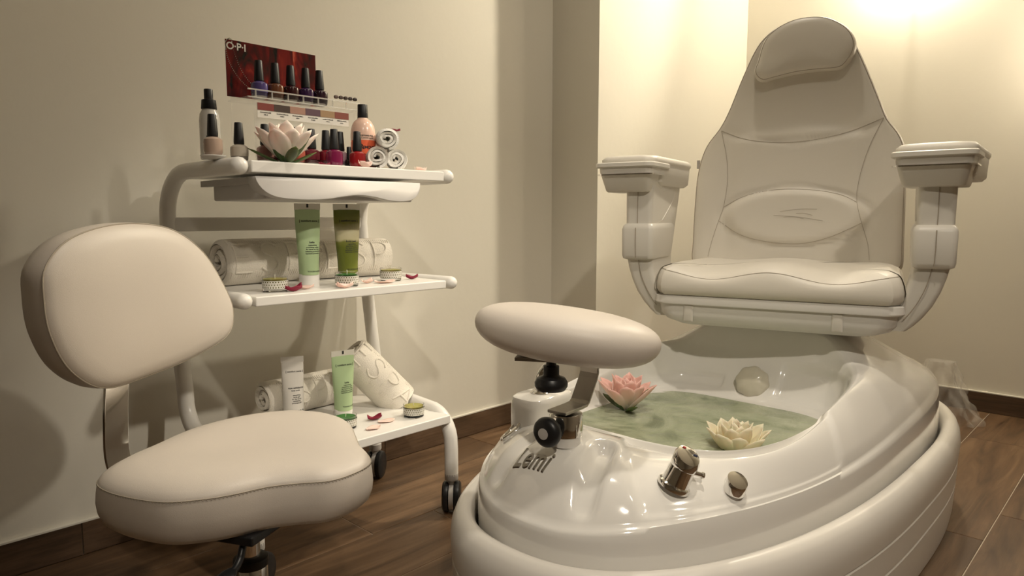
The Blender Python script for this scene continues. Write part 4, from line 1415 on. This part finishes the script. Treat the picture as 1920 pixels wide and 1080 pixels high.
def roll(name, label, R0, L, turns, mt, loc, zrot, group, th=None, emboss=None, tilt=None, squash=1.0, seed=0, flip=False, core=0.12, rib=True, eang=0.0, scale_e=1.0):
    """towel rolled up along local x; a spiral band with real thickness"""
    rnd = random.Random(seed)
    t = thing(name, label, 'towel', loc, zrot, group)
    th = th or R0 * 0.82 / (turns + 0.5)
    n = int(turns * 30)
    ph = [rnd.uniform(0, 6.28) for _ in range(4)]

    def spir(a, off):
        k = a / (turns * 2 * PI)
        r_ = R0 * core + (R0 - th * 0.5 - R0 * core) * k + off
        wob = 1 + (1 - k) * 0.22 * math.sin(2 * a + ph[0]) * 0.6 + (1 - k) * 0.10 * math.sin(3 * a + ph[1])
        sgn_ = -1 if flip else 1
        return (r_ * wob * math.cos(a + ph[2] * 0) * sgn_, r_ * wob * math.sin(a) * squash)
    half = th * 0.46
    outl = []
    a_end = turns * 2 * PI
    for i in range(n + 1):
        outl.append(spir(a_end * i / n, half))
    tail = [spir(a_end + 0.05, half * 0.5), spir(a_end + 0.06, 0), spir(a_end + 0.05, -half * 0.5)]
    for i in range(n, -1, -1):
        outl.append(spir(a_end * i / n, -half * (0.8 if i > 10 else 0.5)))
    m_ = len(outl)
    bb = B()
    NX = 22
    zmin = min(p[1] for p in outl)
    rings = []
    for i in range(NX + 1):
        x = -L / 2 + L * i / NX
        e = min(i, NX - i)
        sh = 1.0 - (0.03 if e == 0 else 0.0)
        jit = 0.0016 * math.sin(i * 1.3 + ph[3])
        rings.append([(x + (0.004 * math.sin(j * 0.11 + ph[1]) if e == 0 else 0), p[0] * sh + jit * 0.6, p[1] * sh - zmin) for j, p in enumerate(outl)])
    k0 = len(bb.v)
    for r_ in rings:
        bb.v += r_
    for i in range(NX):
        for j in range(m_):
            a = k0 + i * m_ + j
            b_ = k0 + i * m_ + (j + 1) % m_
            bb.f.append((a, b_, b_ + m_, a + m_))
    # end faces as strips between the two sides of the band
    for base in (k0, k0 + NX * m_):
        for j in range(n):
            bb.f.append((base + j, base + j + 1, base + m_ - 2 - j, base + m_ - 1 - j))
    body = bb.obj('roll', mt, t, sharp=60)
    def skin(x, y, lift=0.0):
        th_ = PI - (eang + y / (R0 * 0.95))
        q = spir(a_end - ((a_end - th_) % (2 * PI)), half + lift)
        return Vector((x, q[0], q[1] - zmin))
    if emboss:
        hh = R0 * 1.05 * scale_e
        for ci, chn in enumerate(emboss):
            xo = (ci - (len(emboss) - 1) / 2) * hh * 0.86
            for st_ in STROKES[chn]:
                pts = [(xo + (px - 0.32) * hh, (py - 0.5) * hh, 0) for px, py in st_]
                P = spline(pts, 26, False) if len(pts) > 2 else [Vector(pts[0]).lerp(Vector(pts[1]), q / 12) for q in range(13)]
                B().tube([skin(p.x, p.y, 0.0002) for p in P], R0 * 0.042, 8, (True, True)).obj('embossed_stroke', mt, body)
    if rib:
        rbm = B()
        for i in range(int(L / 0.0055)):
            x = -L / 2 + 0.005 + i * 0.0055
            for a0, a1 in ((0.60, 0.85), (-0.62, -0.90)):
                rbm.tube([skin(x, (a0 + (a1 - a0) * q / 4) * R0, -0.0002) for q in range(5)], 0.0011, 5)
        rbo = rbm.obj('ribbed_border', mt, body)
        rbo['kind'] = 'stuff'
    if tilt:
        t.rotation_euler = tilt
    return t


G3 = 'small rolled face towels stacked on the top shelf'
HR = R(57)
def small_roll(label, u, v, z, r_, seed, sq=1.0, tw=0.0):
    t = roll('rolled_towel', label, r_, 0.085, 2.72, 'towel', (u, v, z), HR + tw, G3, squash=sq, seed=seed, rib=False, core=0.18)
    return t


small_roll('small white rolled towel, lower left of the three', 0.938, 1.325, Z1, 0.0262, 3, 1.0, 0.05)
small_roll('small white rolled towel, lower right of the three', 0.998, 1.330, Z1, 0.0272, 5, 0.92, -0.05)
small_roll('small white rolled towel on top of two others, red petal on it', 0.973, 1.333, Z1 + 0.0425, 0.0285, 8, 0.94, 0.02)
G4 = 'large rolled bath towels on the middle shelf'
roll('rolled_bath_towel', 'cream embossed bath towel roll at the left of the middle shelf', 0.0595, 0.190, 3.72, 'towel_bath', (0.752, 1.535, Z2), R(4), G4, emboss='ESP', squash=0.93, seed=11, eang=0.22, scale_e=1.2)
roll('rolled_bath_towel', 'cream embossed bath towel roll behind the olive tube', 0.0565, 0.195, 3.72, 'towel_bath', (0.988, 1.520, Z2), R(-8), G4, emboss='ESP', squash=0.93, seed=14, eang=0.22, scale_e=1.2)
G5 = 'rolled bath towels on the lower shelf'
roll('rolled_bath_towel', 'white rolled bath towel lying behind the tubes on the lower shelf', 0.050, 0.22, 3.72, 'towel_bath', (0.880, 1.575, Z3), R(2), G5, emboss='ESPA', squash=0.97, seed=21, eang=0.25)
lt = roll('rolled_bath_towel', 'white bath towel roll leaning steeply against the trolley post', 0.058, 0.185, 3.72, 'towel_bath', (0.997, 1.492, Z3 + 0.042), 0, G5, emboss='ESPA', squash=0.90, seed=27, eang=0.45)
lt.rotation_euler = (R(0), R(48), R(-28))


# ------------------------------------------------------------------ squeeze tubes
def squeeze_tube(label, u, v, z, Ht, wtop, wcap, mt, capmt, zr, lines, group, clear_top=True, capH=0.024, name='squeeze_tube', tilt=0.0, ink='ink'):
    t = thing(name, label, 'tube', (u, v, z), zr, group)
    t.rotation_euler = (tilt, 0, zr)
    bb = B()
    rows = []
    ns = 14
    ztop = Ht - 0.013

    def half(k):
        w_ = (wcap + (wtop - wcap) * smooth01(k * 1.1)) / 2 if k < 1 else wtop / 2
        d_ = wcap / 2 * (1 - k ** 1.4) + 0.0016
        return w_, d_
    z0 = capH - 0.002
    for i in range(ns + 1):
        k = i / ns
        w_, d_ = half(k)
        rows.append([(w_ * math.cos(2 * PI * j / 32), d_ * math.sin(2 * PI * j / 32), z0 + (ztop - z0) * k) for j in range(32)])
    bb.loft(rows)
    body = bb.obj('tube_body', mt, t)
    # flat crimped end
    cr = B()
    cr.box(-wtop / 2 - 0.0008, wtop / 2 + 0.0008, -0.0012, 0.0012, ztop - 0.001, Ht)
    cr_o = cr.obj('crimp', 'tube_clear' if clear_top else mt, t, smooth=False, bevel=0.0005)
    if clear_top:
        B().box(-0.0022, 0.0022, -0.0018, 0.0, ztop + 0.004, Ht - 0.001).obj('register_mark', 'ink', cr_o, smooth=False)
    c_ = wcap / 2 * 1.02
    B().lathe([(c_ * 0.97, 0), (c_, 0.0015), (c_, capH - 0.001), (c_ * 0.98, capH)], 36).obj('cap', capmt, t, sharp=35)
    bv = bb.bvh()
    for (s_, size, zz_, x0, sp) in lines:
        tb = text(s_, size, 0, 0, sp)
        for i in range(len(tb.v)):
            x, y, _ = tb.v[i]
            h_, n_, _, _ = bv.ray_cast(Vector((x + x0, -0.2, zz_ + y)), Vector((0, 1, 0)))
            yv = h_.y if h_ else -0.001
            tb.v[i] = (x + x0, yv - 0.0005, zz_ + y)
        tb.obj('lettering', ink, body, smooth=False)
    return t


def brand(Hh, cx_=0.0, mid='kelta', sub=('replenishing', 'nourishing cream', 'for hands and feet', 'softening protective', 'nutriente protettivo'), low='SKINREGIMEN'):
    L = [('[ comfort zone ]', 0.0066, Hh * 0.79, cx_ + 0.002, 1.0), (mid, 0.0060, Hh * 0.535, cx_ + 0.004, 1.0)]
    for i, s_ in enumerate(sub):
        L.append((s_, 0.0040, Hh * 0.50 - i * 0.0045, cx_ + 0.005, 1.0))
    if low:
        L.append((low, 0.0040, Hh * 0.185, cx_ + 0.007, 1.35))
    return L


G6 = 'cosmetic squeeze tubes on the trolley'
squeeze_tube('pale green squeeze tube with white cap on the middle shelf', 0.797, 1.385, Z2, 0.1825, 0.0555, 0.043, 'tube_mint', 'cap_white', R(-14), brand(0.1825, low='TENERHANDS'), G6, capH=0.028)
squeeze_tube('olive scrub squeeze tube with pale middle on the middle shelf', 0.894, 1.380, Z2, 0.1825, 0.062, 0.045, 'tube_olive', 'cap_white', R(-14), brand(0.1825, mid='fruity peel', low='SKINREGIMEN'), G6, capH=0.026)
squeeze_tube('pale green squeeze tube with white cap on the lower shelf', 0.915, 1.448, Z3, 0.166, 0.0565, 0.0435, 'tube_mint', 'cap_white', R(-12), brand(0.166, low='TENERHANDS'), G6, capH=0.022, tilt=R(2))
squeeze_tube('white squeeze tube with black print on the lower shelf', 0.806, 1.49, Z3, 0.160, 0.050, 0.047, 'tube_white', 'cap_white', R(-30),
             [('[ comfort zone ]', 0.0058, 0.125, 0.004, 1.0), ('aqua exfoliante', 0.0055, 0.087, 0.006, 1.0), ('body scrub', 0.0042, 0.081, 0.006, 1.0)] + [(s_, 0.0040, 0.070 - 0.0045 * i, 0.008, 1.0) for i, s_ in enumerate(('smoothing', 'scrub gel', 'for the body', 'exfoliating', 'gommage gel'))] + [('250 ml / 8.5', 0.0070, 0.032, 0.006, 1.0)],
             G6, clear_top=False, capH=0.006)


# ------------------------------------------------------------------ candles in glass cups
def candle(label, u, v, z, wax, sc=1.12, group='small candles in patterned glass cups'):
    t = thing('candle', label, 'candle', (u, v, z), random.uniform(0, 6), group)
    t.scale = (sc, sc, sc)
    B().lathe([(0.0205, 0), (0.0218, 0.0015), (0.0230, 0.028), (0.0222, 0.0283), (0.0212, 0.006), (0.001, 0.0055)], 36, cap1=False).obj('glass_cup', 'glass', t)
    B().lathe([(0.0200, 0.0065), (0.0215, 0.0240), (0.018, 0.0243), (0.002, 0.0238)], 30).obj('wax', wax, t)
    band = B()
    band.grid(lambda a, b_: ((0.02262 + 0.0009 * b_) * math.cos(2 * PI * a), (0.02262 + 0.0009 * b_) * math.sin(2 * PI * a), 0.0065 + 0.0150 * b_), 48, 1)
    band.obj('printed_band', 'candle_band', t)
    B().tube([(0, 0, 0.023), (0.0006, 0, 0.028), (0.0002, 0.0006, 0.0325)], 0.0008, 6).obj('wick', 'wick', t)
    return t


candle('olive candle in patterned glass at the left of the middle shelf', 0.690, 1.335, Z2, 'wax_olive')
candle('dark green candle in patterned glass in front of the olive tube', 0.853, 1.322, Z2, 'wax_green')
candle('olive candle in patterned glass at the right of the middle shelf', 1.000, 1.360, Z2, 'wax_olive')
candle('olive candle in patterned glass at the lower shelf corner', 1.036, 1.325, Z3, 'wax_olive')
candle('dark green candle on the lower shelf half hidden by the stool', 0.868, 1.365, Z3, 'wax_green')


# ------------------------------------------------------------------ loose petals
def petal(label, u, v, z, L, W, mt, zr, seed, group, curl=1.0, cat='petal'):
    rnd = random.Random(seed)
    a, b0 = rnd.uniform(0, 6), rnd.uniform(0.7, 1.3)

    def fn(s_, q):
        x = (q - 0.5) * L
        wv = W * 0.5 * math.sin(PI * min(1, q * 0.92 + 0.06)) ** 0.65
        y = (s_ - 0.5) * 2 * wv
        zz_ = curl * (0.0045 * b0 * ((s_ - 0.5) * 2) ** 2 + 0.0035 * ((q - 0.5) * 2) ** 2 * b0 + 0.0016 * math.sin(7 * q + a) * (s_ - 0.5) * 2)
        return (x, y, max(zz_, 0) + 0.0008)
    o = B().grid(fn, 8, 12).obj('rose_petal', mt, solid=0.0007)
    o.location = (u, v, z)
    o.rotation_euler = (0, 0, zr)
    tag(o, label, cat, group)
    return o


GP, GQ = 'dark red rose petals on the trolley', 'pale pink petals on the trolley'
petal('dark red petal beside the leftmost candle on the middle shelf', 0.716, 1.308, Z2, 0.036, 0.020, 'petal_red', R(-8), 1, GP, 1.6)
petal('dark red petal at the right end of the middle shelf', 1.060, 1.355, Z2, 0.030, 0.018, 'petal_red', R(-20), 2, GP, 1.2)
petal('dark red petal on the lower shelf', 0.951, 1.368, Z3, 0.036, 0.022, 'petal_red', R(-10), 3, GP, 1.5)
petal('dark red petal lying on the topmost small towel', 0.982, 1.318, Z1 + 0.0425 + 0.0445, 0.034, 0.022, 'petal_red', R(-35), 4, GP, 1.0)
petal('dark red petal lying at the foot of the lotus flower', 0.792, 1.30, Z1, 0.028, 0.018, 'petal_red', R(10), 15, GP, 1.0)
petal('pale pink petal beside the pale green tube on the middle shelf', 0.757, 1.335, Z2, 0.038, 0.022, 'petal_pink', R(-25), 5, GQ)
petal('pale pink petal in front of the dark green candle on the middle shelf', 0.828, 1.292, Z2, 0.038, 0.020, 'petal_pink', R(-12), 6, GQ, 1.3)
petal('pale pink petal just left of the right candle on the middle shelf', 0.953, 1.320, Z2, 0.048, 0.026, 'petal_pink', R(-18), 7, GQ)
petal('small pale pink petal behind its larger neighbour on the middle shelf', 0.925, 1.348, Z2, 0.034, 0.020, 'petal_pink', R(12), 8, GQ)
petal('pale pink petal beside the red petal on the lower shelf', 0.962, 1.335, Z3, 0.042, 0.026, 'petal_pink', R(-10), 9, GQ, 0.6)
petal('pale pink petal nearest the front edge of the lower shelf', 0.908, 1.312, Z3, 0.040, 0.026, 'petal_pink', R(8), 10, GQ, 0.6)
petal('pale petal in front of the bright red varnish', 0.880, 1.280, Z1, 0.034, 0.016, 'petal_pink', R(3), 11, GQ, 1.6)
petal('pale petal at the right end of the top shelf', 1.060, 1.315, Z1, 0.036, 0.020, 'petal_pink', R(5), 12, GQ, 1.2)


# ------------------------------------------------------------------ lotus flowers
def lotus(label, loc, S, mt, zr, group, leaves=5, open_=1.0, seed=0, sepal=True, lz=0.0):
    rnd = random.Random(seed)
    t = thing('lotus_flower', label, 'flower', loc, zr, group)

    def petal_mesh(L, W, cup, name, mt_, bend=1.0):
        def fn(s_, q):
            # q runs up the petal, s_ across
            w_ = W * 0.5 * (0.30 + 0.70 * math.sin(PI * q / 1.16) ** 0.8 if q < 0.58 else max(0.0, 1 - ((q - 0.58) / 0.42) ** 2.2) ** 0.75)
            y = (s_ - 0.5) * 2 * w_
            x = L * (0.62 * q - 0.16 * q * q * bend) + cup * ((s_ - 0.5) * 2) ** 2 * -0.25 * w_ * 2
            z = L * 0.92 * q ** 1.15
            return (x, y, z)
        me = B().grid(fn, 6, 9).mesh(name)
        me.materials.append(M[mt_])
        return me
    big = petal_mesh(S * 0.62, S * 0.33, 1.0, 'petal', mt)
    mid = petal_mesh(S * 0.60, S * 0.30, 1.1, 'petal', mt)
    leaf = petal_mesh(S * 0.50, S * 0.17, 0.8, 'leaf', 'lotus_leaf')

    def put(me, name, ang, lean, sc, r0, z0):
        o = bpy.data.objects.new(name, me)
        COL.objects.link(o)
        o.parent = t
        o.matrix_local = Matrix.Translation((r0 * math.cos(ang), r0 * math.sin(ang), z0)) @ Matrix.Rotation(ang, 4, 'Z') @ Matrix.Rotation(lean, 4, 'Y') @ Matrix.Scale(sc, 4)
        md = o.modifiers.new('solidify', 'SOLIDIFY')
        md.thickness = S * 0.008
    for i in range(9):
        put(big, 'petal', 2 * PI * (i + 0.15 * rnd.random()) / 9, R(16 * open_ + rnd.uniform(-4, 4)), rnd.uniform(0.93, 1.04), S * 0.035, S * 0.02)
    for i in range(7):
        put(mid, 'petal', 2 * PI * (i + 0.5) / 7, R(-3 * open_ + rnd.uniform(-4, 4)), rnd.uniform(0.92, 1.02), S * 0.02, S * 0.03)
    for i in range(5):
        put(mid, 'petal', 2 * PI * (i + 0.2) / 5, R(-18 + rnd.uniform(-4, 4)), rnd.uniform(0.82, 0.92), S * 0.01, S * 0.04)
    for i in range(leaves):
        put(leaf, 'leaf', 2 * PI * (i + 0.1) / leaves + 0.5, R(12 if i % 2 else 40), rnd.uniform(0.9, 1.02), S * 0.06, S * 0.0 + lz)
    return t


GL = 'artificial lotus flowers'
lotus('blush lotus flower with green leaves on the top shelf', (0.709, 1.308, Z1), 0.136, 'lotus_blush', 0.3, GL, 7, 1.0, 2)
lotus('pink lotus flower floating at the far side of the water', (1.275, 0.865, WZ - 0.001), 0.135, 'lotus_pink', 0.9, GL, 5, 1.0, 5)
lotus('cream lotus flower floating by the near rim of the tub', (1.210, 0.573, WZ - 0.030), 0.135, 'lotus_cream', 0.2, GL, 3, 1.0, 9)

# ------------------------------------------------------------------ behind the tub: clear plastic bag, cable
pbg = B()


def film(s_, q):
    a = s_ * 2 * PI
    rnd = 0.010 * math.sin(5 * a + 9 * q) + 0.007 * math.sin(11 * a - 14 * q) + 0.005 * math.sin(17 * a + 23 * q)
    r_ = (0.045 + 0.085 * q ** 1.2) + rnd * (0.4 + q)
    z = 0.215 * (1 - q) + 0.004 + 0.01 * math.sin(7 * a) * q * (1 - q)
    return (r_ * 0.75 * math.cos(a), r_ * math.sin(a), z)


pbg.grid(film, 72, 20, True)
k = len(pbg.v)
pbg.v.append((0, 0, 0.222))
for i in range(72):
    pbg.f.append((i * 21, ((i + 1) % 72) * 21, k))
po = pbg.obj('plastic_bag', 'plastic_film', sharp=75)
po.location = (2.86, 0.585, 0)
tag(po, 'crumpled clear plastic bag on the floor behind the tub', 'bag')
cb = B()
cb.tube(spline([(2.30, 0.50, 0.09), (2.36, 0.47, 0.085), (2.40, 0.455, 0.05), (2.43, 0.452, 0.012), (2.46, 0.47, 0.006), (2.50, 0.62, 0.006), (2.60, 0.85, 0.006), (3.06, 1.0, 0.02)], 60, False), 0.0055, 10)
co = cb.obj('power_cable', 'black')
tag(co, 'black power cable trailing on the floor behind the tub', 'cable')
